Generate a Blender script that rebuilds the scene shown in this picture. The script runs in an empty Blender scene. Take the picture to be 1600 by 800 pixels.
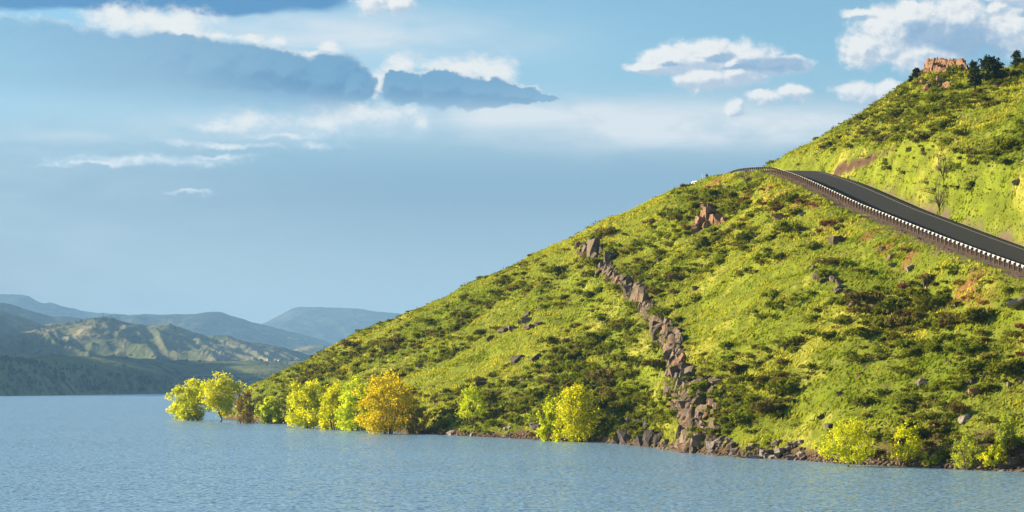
import bpy, bmesh, math, random
import numpy as np
from mathutils import Vector, Matrix, noise as mnoise

random.seed(7)
RNG = np.random.default_rng(7)
R = math.radians
scene = bpy.context.scene
COL = scene.collection

# ------------------------------------------------------------------ camera
F = 3608.0            # focal length in photograph pixels (1600 wide)
EYE = 8.0             # eye height above the water
HOR = 608.0           # photograph row of the horizon
cam_data = bpy.data.cameras.new('camera')
cam = bpy.data.objects.new('camera', cam_data)
COL.objects.link(cam)
cam.location = (0, 0, EYE)
cam.rotation_euler = (R(90), 0, 0)
cam_data.sensor_width = 36.0
cam_data.lens = 36.0 * F / 1600.0
cam_data.shift_y = (HOR - 400.0) / 1600.0
cam_data.clip_start = 0.5
cam_data.clip_end = 60000
scene.camera = cam
scene.render.resolution_x = 1024
scene.render.resolution_y = 512

# ------------------------------------------------------------------ light
SUN_AZ = 63.0        # degrees to the left of the view direction
SUN_EL = 17.0
sun_dir = Vector((-math.sin(R(SUN_AZ)) * math.cos(R(SUN_EL)), math.cos(R(SUN_AZ)) * math.cos(R(SUN_EL)), math.sin(R(SUN_EL))))
sd = bpy.data.lights.new('sun', 'SUN')
sd.energy = 5.0
sd.angle = R(0.55)
sd.color = (1.0, 0.84, 0.60)
sun = bpy.data.objects.new('sun', sd)
COL.objects.link(sun)
sun.location = (-300, 0, 300)
sun.rotation_euler = (-sun_dir).to_track_quat('-Z', 'Y').to_euler()

scene.view_settings.view_transform = 'Standard'
scene.view_settings.look = 'None'
scene.view_settings.gamma = 1.0
scene.view_settings.use_curve_mapping = False
scene.view_settings.exposure = 1.70
scene.cycles.use_denoising = True
scene.cycles.use_adaptive_sampling = False
scene.cycles.max_bounces = 6
scene.cycles.diffuse_bounces = 2
scene.cycles.glossy_bounces = 2
scene.cycles.transmission_bounces = 3
scene.cycles.transparent_max_bounces = 8
scene.cycles.volume_bounces = 1
scene.cycles.sample_clamp_indirect = 6.0


def s2l(r, g, b):
    f = lambda c: (c / 255 / 12.92) if c / 255 <= 0.04045 else ((c / 255 + 0.055) / 1.055) ** 2.4
    return (f(r), f(g), f(b), 1.0)


class NT:
    """small helper to write node trees as expressions"""
    def __init__(self, tree):
        self.t = tree

    def n(self, typ, **kw):
        nd = self.t.nodes.new(typ)
        for k, v in kw.items():
            setattr(nd, k, v)
        return nd

    def put(self, sock, v):
        if isinstance(v, bpy.types.NodeSocket):
            self.t.links.new(v, sock)
        else:
            sock.default_value = v

    def m(self, op, a, b=None, c=None, clamp=False):
        nd = self.n('ShaderNodeMath', operation=op, use_clamp=clamp)
        self.put(nd.inputs[0], a)
        if b is not None: self.put(nd.inputs[1], b)
        if c is not None: self.put(nd.inputs[2], c)
        return nd.outputs[0]

    def v(self, op, a, b=None, scale=None):
        nd = self.n('ShaderNodeVectorMath', operation=op)
        self.put(nd.inputs[0], a)
        if b is not None: self.put(nd.inputs[1], b)
        if scale is not None: self.put(nd.inputs['Scale'], scale)
        return nd.outputs['Value'] if op in ('LENGTH', 'DOT_PRODUCT', 'DISTANCE') else nd.outputs['Vector']

    def noise(self, vec, scale, detail=4, rough=0.55, col=False, dist=0.0):
        nd = self.n('ShaderNodeTexNoise')
        if vec is not None: self.put(nd.inputs['Vector'], vec)
        nd.inputs['Scale'].default_value = scale
        nd.inputs['Detail'].default_value = detail
        nd.inputs['Roughness'].default_value = rough
        nd.inputs['Distortion'].default_value = dist
        return nd.outputs['Color'] if col else nd.outputs['Fac']

    def rng(self, v, a, b, c=0.0, d=1.0, smooth=True):
        nd = self.n('ShaderNodeMapRange', interpolation_type='SMOOTHSTEP' if smooth else 'LINEAR')
        self.put(nd.inputs['Value'], v)
        for k, x in zip(('From Min', 'From Max', 'To Min', 'To Max'), (a, b, c, d)):
            self.put(nd.inputs[k], x)
        return nd.outputs['Result']

    def mix(self, fac, a, b, blend='MIX'):
        nd = self.n('ShaderNodeMix', data_type='RGBA', blend_type=blend)
        self.put(nd.inputs[0], fac)
        self.put(nd.inputs[6], a)
        self.put(nd.inputs[7], b)
        return nd.outputs[2]

    def comb(self, x, y, z):
        nd = self.n('ShaderNodeCombineXYZ')
        for i, q in enumerate((x, y, z)): self.put(nd.inputs[i], q)
        return nd.outputs[0]

    def sep(self, v):
        nd = self.n('ShaderNodeSeparateXYZ')
        self.put(nd.inputs[0], v)
        return nd.outputs


# ------------------------------------------------------------------ world: Nishita sky with clouds
world = bpy.data.worlds.new('World')
scene.world = world
world.use_nodes = True
wt = world.node_tree
wt.nodes.clear()


def field_group(name, blobs, warp1, warp2, det_scale, det_amp, stretch, rough=0.6, det=6, dome=0.0):
    """a cloud density field: a union of ellipses in (azimuth, elevation), warped and roughened by noise"""
    g = bpy.data.node_groups.new(name, 'ShaderNodeTree')
    g.interface.new_socket('PQ', in_out='INPUT', socket_type='NodeSocketVector')
    g.interface.new_socket('D', in_out='INPUT', socket_type='NodeSocketVector')
    g.interface.new_socket('Density', in_out='OUTPUT', socket_type='NodeSocketFloat')
    N = NT(g)
    gi = N.n('NodeGroupInput'); go = N.n('NodeGroupOutput')
    PQ, D = gi.outputs[0], gi.outputs[1]
    Ds = N.v('MULTIPLY', D, (1, 1, stretch))
    w1 = N.v('SUBTRACT', N.noise(Ds, 0.9, 2, 0.5, True), (0.5, 0.5, 0.5))
    w2 = N.v('SUBTRACT', N.noise(Ds, 3.1, 3, 0.6, True), (0.5, 0.5, 0.5))
    P = N.v('ADD', PQ, N.v('SCALE', w1, scale=warp1))
    P = N.v('ADD', P, N.v('SCALE', w2, scale=warp2))
    P = N.v('MULTIPLY', P, (1, 1, 0))
    acc = None
    for blob in blobs:
        cx, cy, rx, ry = blob[:4]
        soft_ = blob[4] if len(blob) > 4 else dome
        nd = N.n('ShaderNodeVectorMath', operation='MULTIPLY_ADD')
        N.put(nd.inputs[0], P)
        nd.inputs[1].default_value = (100 / rx, 100 / ry, 0)
        nd.inputs[2].default_value = (-cx / rx, -cy / ry, soft_)
        e = N.v('LENGTH', nd.outputs[0])
        acc = e if acc is None else N.m('MINIMUM', acc, e)
    acc = N.m('SUBTRACT', 1.0, acc)
    det = N.m('SUBTRACT', N.noise(Ds, det_scale, det, rough), 0.5)
    N.put(go.inputs[0], N.m('MULTIPLY_ADD', det, det_amp, acc))
    return g


CUMULUS = [(1010, 106, 40, 12), (1050, 100, 58, 26), (1100, 94, 68, 29), (1150, 102, 72, 32), (1105, 126, 60, 22), (1150, 122, 55, 22), (1205, 107, 72, 16),
           (1345, 86, 42, 30), (1385, 60, 60, 48), (1420, 40, 50, 30), (1440, 95, 65, 34), (1480, 62, 80, 48), (1335, 149, 42, 21, 0.5),
           (1383, 148, 32, 20, 0.5), (1590, 6, 75, 26), (1570, 66, 55, 40), (1660, 60, 90, 70), (1546, 31, 22, 13, 0.5),
           (1238, 152, 38, 13, 0.5), (1195, 158, 34, 11, 0.5), (1151, 176, 22, 15, 0.5), (582, 14, 36, 26, 0.6), (622, 12, 30, 18, 0.55),
           (1775, 130, 90, 40), (1900, 60, 110, 60), (2150, 120, 120, 45), (1345, 33, 40, 8, 0.5)]
CSHADE = [(1205, 108, 80, 17), (1125, 92, 42, 9), (1150, 112, 34, 8), (1440, 62, 48, 28), (1500, 72, 75, 30), (1530, 95, 50, 22), (1050, 104, 26, 5), (1600, 40, 30, 10), (1800, 140, 80, 24), (1930, 80, 80, 30), (2160, 140, 100, 24)]
WISP = [(215, 44, 70, 20), (270, 50, 60, 18), (190, 38, 40, 14), (340, 64, 22, 7), (392, 66, 22, 6), (428, 70, 16, 7), (517, 78, 14, 7), (490, 90, 18, 5),
        (620, 105, 24, 13), (592, 128, 14, 16), (582, 150, 8, 14), (735, 108, 68, 14), (770, 116, 40, 14),
        (545, 182, 80, 24), (510, 196, 50, 14), (600, 178, 50, 16), (640, 172, 30, 12), (660, 186, 16, 16), (390, 192, 75, 16), (350, 200, 50, 10),
        (450, 215, 80, 5), (360, 232, 90, 4), (500, 228, 34, 8), (240, 256, 130, 7), (150, 262, 80, 4), (330, 250, 70, 4), (295, 307, 40, 3)]
BANK = [(40, 115, 230, 78), (200, 108, 110, 58), (265, 100, 80, 44), (330, 112, 90, 48), (400, 118, 70, 46), (450, 120, 60, 42), (515, 128, 62, 50), (555, 138, 36, 34), (630, 140, 44, 30), (690, 140, 60, 32), (745, 146, 65, 28),
        (800, 150, 55, 18), (850, 157, 34, 6), (300, 165, 300, 45), (-150, 150, 300, 90), (-450, 120, 260, 70), (-900, 140, 300, 80)]
TOPDARK = [(120, -8, 330, 44), (350, -8, 230, 44), (470, -2, 80, 28), (-250, -30, 300, 60), (200, -90, 420, 70)]
gC = field_group('cumulus_field', CUMULUS, 0.22, 0.22, 2.2, 1.3, 1.2, 0.68, 8)
gS = field_group('cumulus_shade_field', CSHADE, 0.25, 0.25, 3.0, 1.3, 1.2, 0.6, 4)
gW = field_group('wisp_field', [(a_, b_, c_ * 1.35, d_ * 1.5) for a_, b_, c_, d_ in WISP], 0.25, 0.25, 2.2, 1.9, 1.6, 0.68, 8, 0.45)
gB = field_group('bank_field', BANK, 0.20, 0.30, 2.2, 0.62, 1.15, 0.66, 8)
gT = field_group('high_cloud_field', TOPDARK, 0.22, 0.05, 1.0, 0.3, 2.2)

W = NT(wt)
EXPO = 2 ** scene.view_settings.exposure


def sk(r, g, b):
    c = s2l(r, g, b)
    return (c[0] / EXPO, c[1] / EXPO, c[2] / EXPO, 1.0)


tc = W.n('ShaderNodeTexCoord')
dirv = W.v('NORMALIZE', tc.outputs['Generated'])
dx, dy, dz = W.sep(dirv)
PX = W.m('MULTIPLY_ADD', W.m('ARCTAN2', dx, dy), F / 100, 8.0)
EL = W.m('ARCSINE', dz)
QY = W.m('MULTIPLY_ADD', EL, -F / 100, HOR / 100)
PQ = W.comb(PX, QY, 0.0)
D3 = W.v('SCALE', dirv, scale=F / 100)


def fld(g, off):
    nd = W.n('ShaderNodeGroup'); nd.node_tree = g
    W.put(nd.inputs[0], W.v('ADD', PQ, (off[0], -off[1], 0)))
    W.put(nd.inputs[1], W.v('ADD', D3, (off[0], 0, off[1])))
    return nd.outputs[0]


sky = W.n('ShaderNodeTexSky')
sky.sky_type = 'NISHITA'
sky.sun_disc = False
sky.sun_elevation = R(SUN_EL)
sky.sun_rotation = R(-SUN_AZ)
sky.altitude = 1600
sky.air_density = 1.0
sky.dust_density = 0.6
sky.ozone_density = 2.2
SKY_K = 0.05
base = W.v('SCALE', sky.outputs[0], scale=SKY_K)
base = W.mix(1.0, base, (0.70, 0.86, 0.80, 1), 'MULTIPLY')
# a thin even veil of high cloud low in the sky, all the way round
veil_n = W.noise(W.v('MULTIPLY', D3, (1, 1, 3.0)), 0.10, 3, 0.5)
veil = W.rng(QY, 0.9, 3.2, 0.0, 0.95)
veil = W.m('MULTIPLY', veil, W.rng(veil_n, 0.3, 0.7, 0.9, 1.0))
veilc = W.mix(W.rng(QY, 2.6, 5.8), sk(127, 157, 179), sk(192, 194, 194))
base = W.mix(veil, base, veilc)
# ordinary scattered cloud over the rest of the sky (outside the frame it goes on in the same way)
gen = W.noise(W.v('MULTIPLY', D3, (1, 1, 2.2)), 0.16, 5, 0.58)
gen = W.m('MULTIPLY', W.rng(gen, 0.54, 0.70), W.rng(QY, 2.2, 0.2))
q_ = W.v('MULTIPLY', W.v('SUBTRACT', PQ, (8, 1, 0)), (1 / 12.5, 1 / 4.2, 0))
away = W.rng(W.v('LENGTH', q_), 0.6, 1.2)
gen = W.m('MULTIPLY', W.m('MULTIPLY', gen, away), 0.8)
base = W.mix(gen, base, sk(222, 228, 232))
simple = base


def gauss(cx, cy, rx, ry):
    q = W.n('ShaderNodeVectorMath', operation='MULTIPLY_ADD')
    W.put(q.inputs[0], PQ)
    q.inputs[1].default_value = (100 / rx, 100 / ry, 0)
    q.inputs[2].default_value = (-cx / rx, -cy / ry, 0)
    l2 = W.v('DOT_PRODUCT', q.outputs[0], q.outputs[0])
    return W.m('EXPONENT', W.m('MULTIPLY', l2, -1.0))


soft = W.rng(W.noise(W.v('MULTIPLY', D3, (1, 1, 4.0)), 0.7, 5, 0.6, dist=0.3), 0.25, 0.75, 0.45, 1.25)
for (cx, cy, rx, ry, k) in [(850, 181, 160, 19, 1.5), (1080, 200, 310, 30, 1.4), (560, 66, 260, 40, 0.75),
                            (470, 40, 130, 18, 0.5), (30, 235, 330, 95, 0.25), (420, 200, 200, 24, 0.5),
                            (100, 222, 160, 9, 0.4), (0, 420, 420, 120, 0.22), (1020, 190, 420, 60, 0.25)]:
    base = W.mix(W.m('MULTIPLY', W.m('MULTIPLY', gauss(cx, cy, rx, ry), soft), k, clamp=True), base, sk(236, 237, 236))

# white torn cloud behind and below the bank
dW = fld(gW, (0, 0))
aW = W.rng(dW, -0.22, 0.62, 0, 1.0)
base = W.mix(aW, base, W.mix(W.rng(dW, 0.1, 0.9), sk(206, 222, 232), sk(250, 246, 238)))

# dark underside of the high cloud at the top
dT = fld(gT, (0, 0))
aT = W.rng(dT, -0.05, 0.22, 0, 0.96)
base = W.mix(aT, base, sk(60, 128, 182))

# the large blue-grey bank with lit rims
dB = fld(gB, (0, 0))
dB2 = fld(gB, (-0.04, 0.10))
aB = W.rng(dB, -0.03, 0.20, 0, 0.96)
aB = W.m('MULTIPLY', aB, W.rng(W.m('SUBTRACT', QY, W.m('MULTIPLY', PX, 0.03)), 1.82, 1.30, 0.0, 1.0))
dif = W.m('SUBTRACT', dB, dB2)
rim = W.m('MULTIPLY', W.rng(dif, -0.02, 0.26), W.rng(dB, 0.26, 0.06))
rim = W.m('MULTIPLY', rim, W.rng(W.noise(D3, 1.1, 2, 0.5), 0.36, 0.54))
lump = W.rng(dif, -0.20, 0.22)
bankc = W.mix(lump, sk(44, 114, 164), sk(100, 150, 186))
bankc = W.mix(W.m('MULTIPLY', W.rng(PX, 5.4, 2.2, 0, 0.85), W.rng(QY, 0.5, 1.4, 0.55, 1.0)), bankc, sk(148, 183, 206))
bankc = W.mix(W.rng(QY, 1.2, 1.75, 0, 0.55), bankc, sk(160, 190, 210))
bankc = W.mix(rim, bankc, sk(246, 243, 236))
aB = W.m('MULTIPLY', aB, W.rng(PX, -0.5, 3.2, 0.55, 1.0))
base = W.mix(aB, base, bankc)
# sunlit heads standing in front of the bank's upper edge
base = W.mix(W.m('MULTIPLY', W.m('MULTIPLY', aW, W.rng(dB, 0.30, 0.06)), W.rng(QY, 1.7, 1.35)), base, sk(250, 246, 238))

# cumulus
dC = fld(gC, (0, 0))
dC2 = fld(gC, (-0.06, 0.07))
aC = W.rng(dC, -0.18, 0.28, 0, 1)
fine = W.rng(W.m('SUBTRACT', dC, dC2), -0.28, 0.22)
dS = W.rng(fld(gS, (0, 0)), 0.0, 0.55)
thin = W.rng(dC, 0.25, -0.05, 0, 0.5)
litC = W.m('MULTIPLY', W.m('MULTIPLY_ADD', fine, 0.62, 0.38), W.m('SUBTRACT', 1.0, W.m('MULTIPLY', dS, 0.8)))
litC = W.m('MAXIMUM', litC, W.m('MULTIPLY', thin, W.m('SUBTRACT', 1.0, dS)))
cumc = W.mix(litC, sk(128, 164, 198), sk(252, 248, 241))
base = W.mix(aC, base, cumc)

bg0 = W.n('ShaderNodeBackground')
W.put(bg0.inputs['Color'], simple)
bg = W.n('ShaderNodeBackground')
W.put(bg.inputs['Color'], base)
# the named clouds fill one stretch of the sky: elsewhere (far to the sides, overhead, low down) only the open sky is evaluated
inreg = W.m('MULTIPLY', W.m('LESS_THAN', W.m('ABSOLUTE', W.m('SUBTRACT', PX, 6.0)), 22.0),
            W.m('LESS_THAN', W.m('ABSOLUTE', W.m('SUBTRACT', QY, 1.6)), 4.6))
ms = W.n('ShaderNodeMixShader')
W.put(ms.inputs[0], inreg)
wt.links.new(bg0.outputs[0], ms.inputs[1])
wt.links.new(bg.outputs[0], ms.inputs[2])
wo = W.n('ShaderNodeOutputWorld')
wt.links.new(ms.outputs[0], wo.inputs[0])
world.cycles.sampling_method = 'MANUAL'
world.cycles.sample_map_resolution = 256
#__END_SKY__

# ------------------------------------------------------------------ numpy noise
_perm = np.random.default_rng(3).permutation(256)
_perm = np.concatenate([_perm, _perm, _perm])
_ga = np.random.default_rng(4).uniform(0, 2 * np.pi, 256)
_gx, _gy = np.cos(_ga), np.sin(_ga)


def perlin(x, y):
    x = np.asarray(x, float); y = np.asarray(y, float)
    xi = np.floor(x).astype(np.int64); yi = np.floor(y).astype(np.int64)
    xf = x - xi; yf = y - yi
    xi &= 255; yi &= 255
    u = xf * xf * xf * (xf * (xf * 6 - 15) + 10); v = yf * yf * yf * (yf * (yf * 6 - 15) + 10)
    def g(ix, iy, fx, fy):
        h = _perm[_perm[ix & 255] + (iy & 255)]
        return _gx[h] * fx + _gy[h] * fy
    a = g(xi, yi, xf, yf); b = g(xi + 1, yi, xf - 1, yf)
    c = g(xi, yi + 1, xf, yf - 1); d = g(xi + 1, yi + 1, xf - 1, yf - 1)
    return ((a + u * (b - a)) * (1 - v) + (c + u * (d - c)) * v) * 1.4


def fbm(x, y, o=4, gain=0.5):
    s = 0.0; a = 1.0; f = 1.0
    for k in range(o):
        s = s + a * perlin(x * f + 17.3 * k, y * f - 9.1 * k); a *= gain; f *= 2.03
    return s


def ridged(x, y, o=4):
    s = 0.0; a = 0.5; f = 1.0
    for k in range(o):
        s = s + a * (1 - np.abs(perlin(x * f + 31.7 * k, y * f + 5.3 * k))) ** 2; a *= 0.5; f *= 2.1
    return s


def sstep(a, b, x):
    t = np.clip((x - a) / (b - a), 0, 1)
    return t * t * (3 - 2 * t)


def row2z(py, Y):
    return EYE + (HOR - py) * Y / F


def proj(x, y, z):
    return 800 + F * x / y, HOR - F * (z - EYE) / y


class Columns:
    """height field laid out by three world-space lines: shore S, mid-slope M and crest K, given by direction and distance"""
    def __init__(self, S, M, K, fall=0.35, bed=0.25):
        self.S = np.array(S, float); self.M = np.array(M, float); self.K = np.array(K, float)
        self.fall = fall; self.bed = bed

    def __call__(self, x, y):
        px = 800 + F * x / y
        sy = np.interp(px, self.S[:, 0], self.S[:, 1])
        my = np.interp(px, self.M[:, 0], self.M[:, 1]); mz = np.interp(px, self.M[:, 0], self.M[:, 2])
        ky = np.interp(px, self.K[:, 0], self.K[:, 1]); kz = np.interp(px, self.K[:, 0], self.K[:, 2])
        c1 = mz / (my - sy); c2 = (kz - mz) / (ky - my)
        mk = (kz - EYE) / ky
        mm = np.where(c1 * c2 > 0, 2 * c1 * c2 / (c1 + c2 + 1e-9), 0.0)
        ms = c1 * 1.25
        def herm(t, h, p0, m0, p1, m1):
            return ((2 * t ** 3 - 3 * t ** 2 + 1) * p0 + (t ** 3 - 2 * t ** 2 + t) * h * m0 + (-2 * t ** 3 + 3 * t ** 2) * p1 + (t ** 3 - t ** 2) * h * m1)
        t1 = np.clip((y - sy) / (my - sy), 0, 1); t2 = np.clip((y - my) / (ky - my), 0, 1)
        z1 = herm(t1, my - sy, 0.0, ms, mz, mm); z2 = herm(t2, ky - my, mz, mm, kz, mk)
        d = np.maximum(y - ky, 0)
        Rr = 60.0
        d1 = np.minimum(d, Rr * (self.fall + np.maximum(mk, 0)))
        z3 = kz + mk * d1 - d1 * d1 / (2 * Rr) - (d - d1) * self.fall
        z = np.where(y < my, z1, np.where(y < ky, z2, z3))
        z = np.where(y < sy, (y - sy) * self.bed, z)
        return z


def shore_y(py):
    return EYE * F / (py - HOR)


# lines of the near hill: (photo column, distance [, height])
S_ = [(250, 640), (340, 612), (365, 598), (400, 566), (450, 526), (500, 492), (560, 455), (640, shore_y(677)), (700, shore_y(680)),
      (840, shore_y(687)), (935, shore_y(691)), (1000, shore_y(697)), (1060, shore_y(705)), (1110, shore_y(711)), (1180, shore_y(716)), (1250, shore_y(719)),
      (1320, shore_y(725)), (1450, shore_y(731)), (1530, shore_y(735)), (1600, shore_y(737)), (2000, 176), (2600, 140)]
RAIL = [(1115, 282, 488), (1150, 271, 460), (1199, 267, 428), (1216, 271, 415), (1246, 281, 395), (1282, 297, 375), (1340, 325, 348),
        (1367, 336, 337), (1465, 376, 304), (1594, 424, 270)]
K_ = [(250, 660, -6), (340, 626, -1.0), (365, 612, 2.5)]
for px, py, Y in [(390, 603, 600), (420, 589, 592), (450, 575, 585), (500, 552, 575), (560, 523, 562), (600, 506, 553), (650, 483, 543),
                  (700, 463, 533), (760, 435, 521), (800, 416, 513), (850, 394, 504), (900, 371, 496), (950, 346, 488), (1000, 323, 481),
                  (1030, 306, 477), (1060, 294, 474), (1085, 289, 473), (1110, 282, 472), (1130, 275, 478), (1160, 268, 488), (1185, 265, 502), (1205, 258, 508), (1250, 235, 506), (1300, 208, 498),
                  (1350, 176, 482), (1400, 141, 462), (1425, 124, 450), (1450, 115, 440), (1500, 113, 424), (1550, 113, 414), (1580, 111, 408),
                  (1600, 108, 404), (1700, 80, 385)]:
    K_.append((px, Y, row2z(py, Y)))
K_ += [(2100, 330, 64), (2600, 290, 60)]
K_ = np.array(K_); S_ = np.array(S_, float)
M_ = []
for px in (250, 340, 365, 400, 450, 500, 560, 640, 700, 840, 935, 1000, 1060, 1090):
    sy = np.interp(px, S_[:, 0], S_[:, 1]); ky = np.interp(px, K_[:, 0], K_[:, 1]); kz = np.interp(px, K_[:, 0], K_[:, 2])
    f = 0.55
    M_.append((px, sy + (ky - sy) * f, kz * (f + 0.035)))
for px, py, Y in RAIL[2:]:
    M_.append((px, Y, row2z(py, Y)))
M_ += [(2000, 196, 15), (2600, 160, 12)]
near_cols = Columns(S_, M_, K_, fall=0.45, bed=0.22)

# the road: outer (rail) edge as a 3D line, continued over the crest and out of the frame
rail_pts = [Vector(((px - 800) / F * Y, Y, row2z(py, Y))) for px, py, Y in RAIL]
rail_pts = [Vector((24.0, 560, 44.5)), Vector((33.0, 524, 48.6)), Vector((39.0, 503, 50.7))] + rail_pts
rail_pts[3].z = 51.4
rail_pts[4].z = 51.0
rail_pts += [Vector((62.2, 236, 16.5)), Vector((64.0, 205, 13.0)), Vector((65.0, 170, 11.0)), Vector((64, 120, 9))]


def spline(pts, step):
    """Catmull-Rom through pts, resampled at even steps"""
    P = [np.array(p) for p in pts]
    P = [2 * P[0] - P[1]] + P + [2 * P[-1] - P[-2]]
    out = []
    for i in range(1, len(P) - 2):
        for t in np.linspace(0, 1, 40, endpoint=False):
            a, b, c, d = P[i - 1], P[i], P[i + 1], P[i + 2]
            out.append(0.5 * (2 * b + (c - a) * t + (2 * a - 5 * b + 4 * c - d) * t * t + (3 * b - a - 3 * c + d) * t ** 3))
    out.append(P[-2]); out = np.array(out)
    s = np.concatenate([[0], np.cumsum(np.linalg.norm(np.diff(out, axis=0), axis=1))])
    q = np.arange(0, s[-1], step)
    return np.stack([np.interp(q, s, out[:, k]) for k in range(3)], 1)


RAIL_LINE = spline(rail_pts, 1.905)
# light smoothing of the profile so that the carriageway runs evenly
for _ in range(6):
    RAIL_LINE[1:-1] = 0.25 * RAIL_LINE[:-2] + 0.5 * RAIL_LINE[1:-1] + 0.25 * RAIL_LINE[2:]
rt = np.gradient(RAIL_LINE[:, :2], axis=0); rt /= np.linalg.norm(rt, axis=1)[:, None]
RAIL_N = np.stack([-rt[:, 1], rt[:, 0]], 1)           # towards the uphill side
if RAIL_N[len(RAIL_N) // 2][0] < 0: RAIL_N = -RAIL_N
ROAD_W = 9.0


def road_coord(x, y):
    """signed distance across the road from the rail (positive uphill) and road height there"""
    sh = x.shape; x = x.ravel(); y = y.ravel()
    dd = np.full(x.shape, 1e9); zz = np.zeros(x.shape)
    idx = np.nonzero((y > 110) & (y < 600) & (x > -30) & (x < 130))[0]
    A = RAIL_LINE[:, :2]
    for k in range(0, len(idx), 20000):
        ii = idx[k:k + 20000]
        d2 = (x[ii, None] - A[None, :, 0]) ** 2 + (y[ii, None] - A[None, :, 1]) ** 2
        j = d2.argmin(1)
        rx = x[ii] - A[j, 0]; ry = y[ii] - A[j, 1]
        along = rx * rt[j, 0] + ry * rt[j, 1]
        dd[ii] = rx * RAIL_N[j, 0] + ry * RAIL_N[j, 1]
        jn = np.clip(j + np.where(along > 0, 1, -1), 0, len(A) - 1)
        zz[ii] = RAIL_LINE[j, 2] + (RAIL_LINE[jn, 2] - RAIL_LINE[j, 2]) * np.clip(np.abs(along) / 1.9, 0, 1)
    return dd.reshape(sh), zz.reshape(sh)


# the rock rib that runs down the slope, as a line on the ground
RIB = [(905, 392), (930, 405), (955, 425), (985, 450), (1010, 480), (1040, 515), (1055, 545), (1060, 585), (1075, 625), (1085, 660), (1085, 700)]


def near_base(x, y):
    return near_cols(x, y)


def hit(fn, px, py, y0, y1, n=600):
    """the first point of height field fn on the sight line through a photograph pixel"""
    Y = np.linspace(y0, y1, n)
    X = (px - 800) / F * Y
    z = fn(X, Y)
    pr = HOR - F * (z - EYE) / Y
    ok = np.nonzero(pr <= py)[0]
    i = ok[0] if len(ok) else int(np.argmin(pr))
    if i > 0 and len(ok):
        t = (pr[i - 1] - py) / (pr[i - 1] - pr[i] + 1e-9)
        yy = Y[i - 1] + t * (Y[i] - Y[i - 1])
    else:
        yy = Y[i]
    xx = (px - 800) / F * yy
    return Vector((xx, yy, float(fn(np.array([xx]), np.array([yy]))[0])))


rib_line = np.array([hit(near_base, a, b, 200, 640) for a, b in RIB])


def seg_dist(x, y, L):
    best = np.full(x.shape, 1e9); side = np.zeros(x.shape)
    for i in range(len(L) - 1):
        ax, ay = L[i][:2]; bx, by = L[i + 1][:2]
        ux, uy = bx - ax, by - ay; ll = ux * ux + uy * uy
        t = np.clip(((x - ax) * ux + (y - ay) * uy) / ll, 0, 1)
        d = np.hypot(x - ax - t * ux, y - ay - t * uy)
        cr = (x - ax) * uy - (y - ay) * ux
        m = d < best
        best = np.where(m, d, best); side = np.where(m, np.sign(cr), side)
    return best, side


CA, SA = 0.53, 0.848     # streak direction of relief, brush and colour, turned to echo raking shadows


def slope_uv(x, y):
    return x * SA + y * CA, -x * CA + y * SA      # across, along


def near_h(x, y):
    x = np.asarray(x, float); y = np.asarray(y, float)
    z = near_cols(x, y)
    a, l = slope_uv(x, y)
    wet = sstep(0.0, 4.0, z)
    n = fbm(a / 26, l / 42, 3) * 0.8 + fbm(a / 7.5 + 40, l / 17, 3) * 0.5 + fbm(a / 2.1, l / 6.5 + 9, 2) * 0.20
    terr = np.abs(perlin(a / 3.0 + 0.8 * perlin(l / 22, a / 9), l / 30)) * 0.5
    z = z + (n + terr) * wet + fbm(a / 3, l / 3, 3) * 0.12 * sstep(-1, 0.5, z)
    d, sd_ = seg_dist(x, y, rib_line)
    # ground steps up on the uphill (right) side of the rib
    z = z + 0.9 * np.exp(-(d / 3.0) ** 2) - 1.2 * np.exp(-((d - 7) / 5.0) ** 2) * (sd_ > 0) * wet
    # knoll with the small cliff below the crest
    z = z + 2.0 * np.exp(-(((x - KNOLL[0]) / 5.0) ** 2 + ((y - KNOLL[1]) / 10.0) ** 2))
    z = z - 1.1 * np.exp(-((x - SCAR[0]) / 3.2) ** 2 - ((y - SCAR[1]) / 4.5) ** 2)
    rd, rz = road_coord(x, y)
    inn = sstep(-7.5, -1.4, rd) * (1 - sstep(ROAD_W + 0.8, ROAD_W + 4.5, rd))
    ditch = -1.1 * np.exp(-((rd - ROAD_W - 1.9) / 1.1) ** 2)
    z = z * (1 - inn) + (rz - 0.12 + 0.04 * fbm(x / 2, y / 2, 2)) * inn + ditch * (np.abs(rd) < 40)
    return z


KNOLL = (0.0, 0.0)
_k = hit(near_base, 1125, 330, 200, 640)
KNOLL = (_k.x + 1.5, _k.y + 6)
SCAR = hit(near_base, 1342, 243, 380, 640)


def link(o, parent=None):
    COL.objects.link(o)
    if parent is not None: o.parent = parent
    return o


def tag(o, label=None, cat=None, group=None, kind=None):
    if label: o['label'] = label
    if cat: o['category'] = cat
    if group: o['group'] = group
    if kind: o['kind'] = kind
    return o


def mesh_np(name, V, faces, mat=None, smooth=False, attrs=None):
    """mesh from arrays; faces is an (n,3) or (n,4) index array"""
    V = np.asarray(V, np.float32); faces = np.asarray(faces, np.int32)
    me = bpy.data.meshes.new(name)
    nf, k = faces.shape
    me.vertices.add(len(V)); me.vertices.foreach_set('co', V.ravel())
    me.loops.add(nf * k); me.loops.foreach_set('vertex_index', faces.ravel())
    me.polygons.add(nf)
    me.polygons.foreach_set('loop_start', np.arange(0, nf * k, k, dtype=np.int32))
    me.polygons.foreach_set('loop_total', np.full(nf, k, np.int32))
    if smooth: me.polygons.foreach_set('use_smooth', np.ones(nf, bool))
    for nm, arr in (attrs or {}).items():
        at = me.attributes.new(nm, 'FLOAT', 'POINT')
        at.data.foreach_set('value', np.ascontiguousarray(np.asarray(arr, np.float32).ravel()))
    me.update(calc_edges=True)
    if mat: me.materials.append(mat)
    return me


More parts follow.
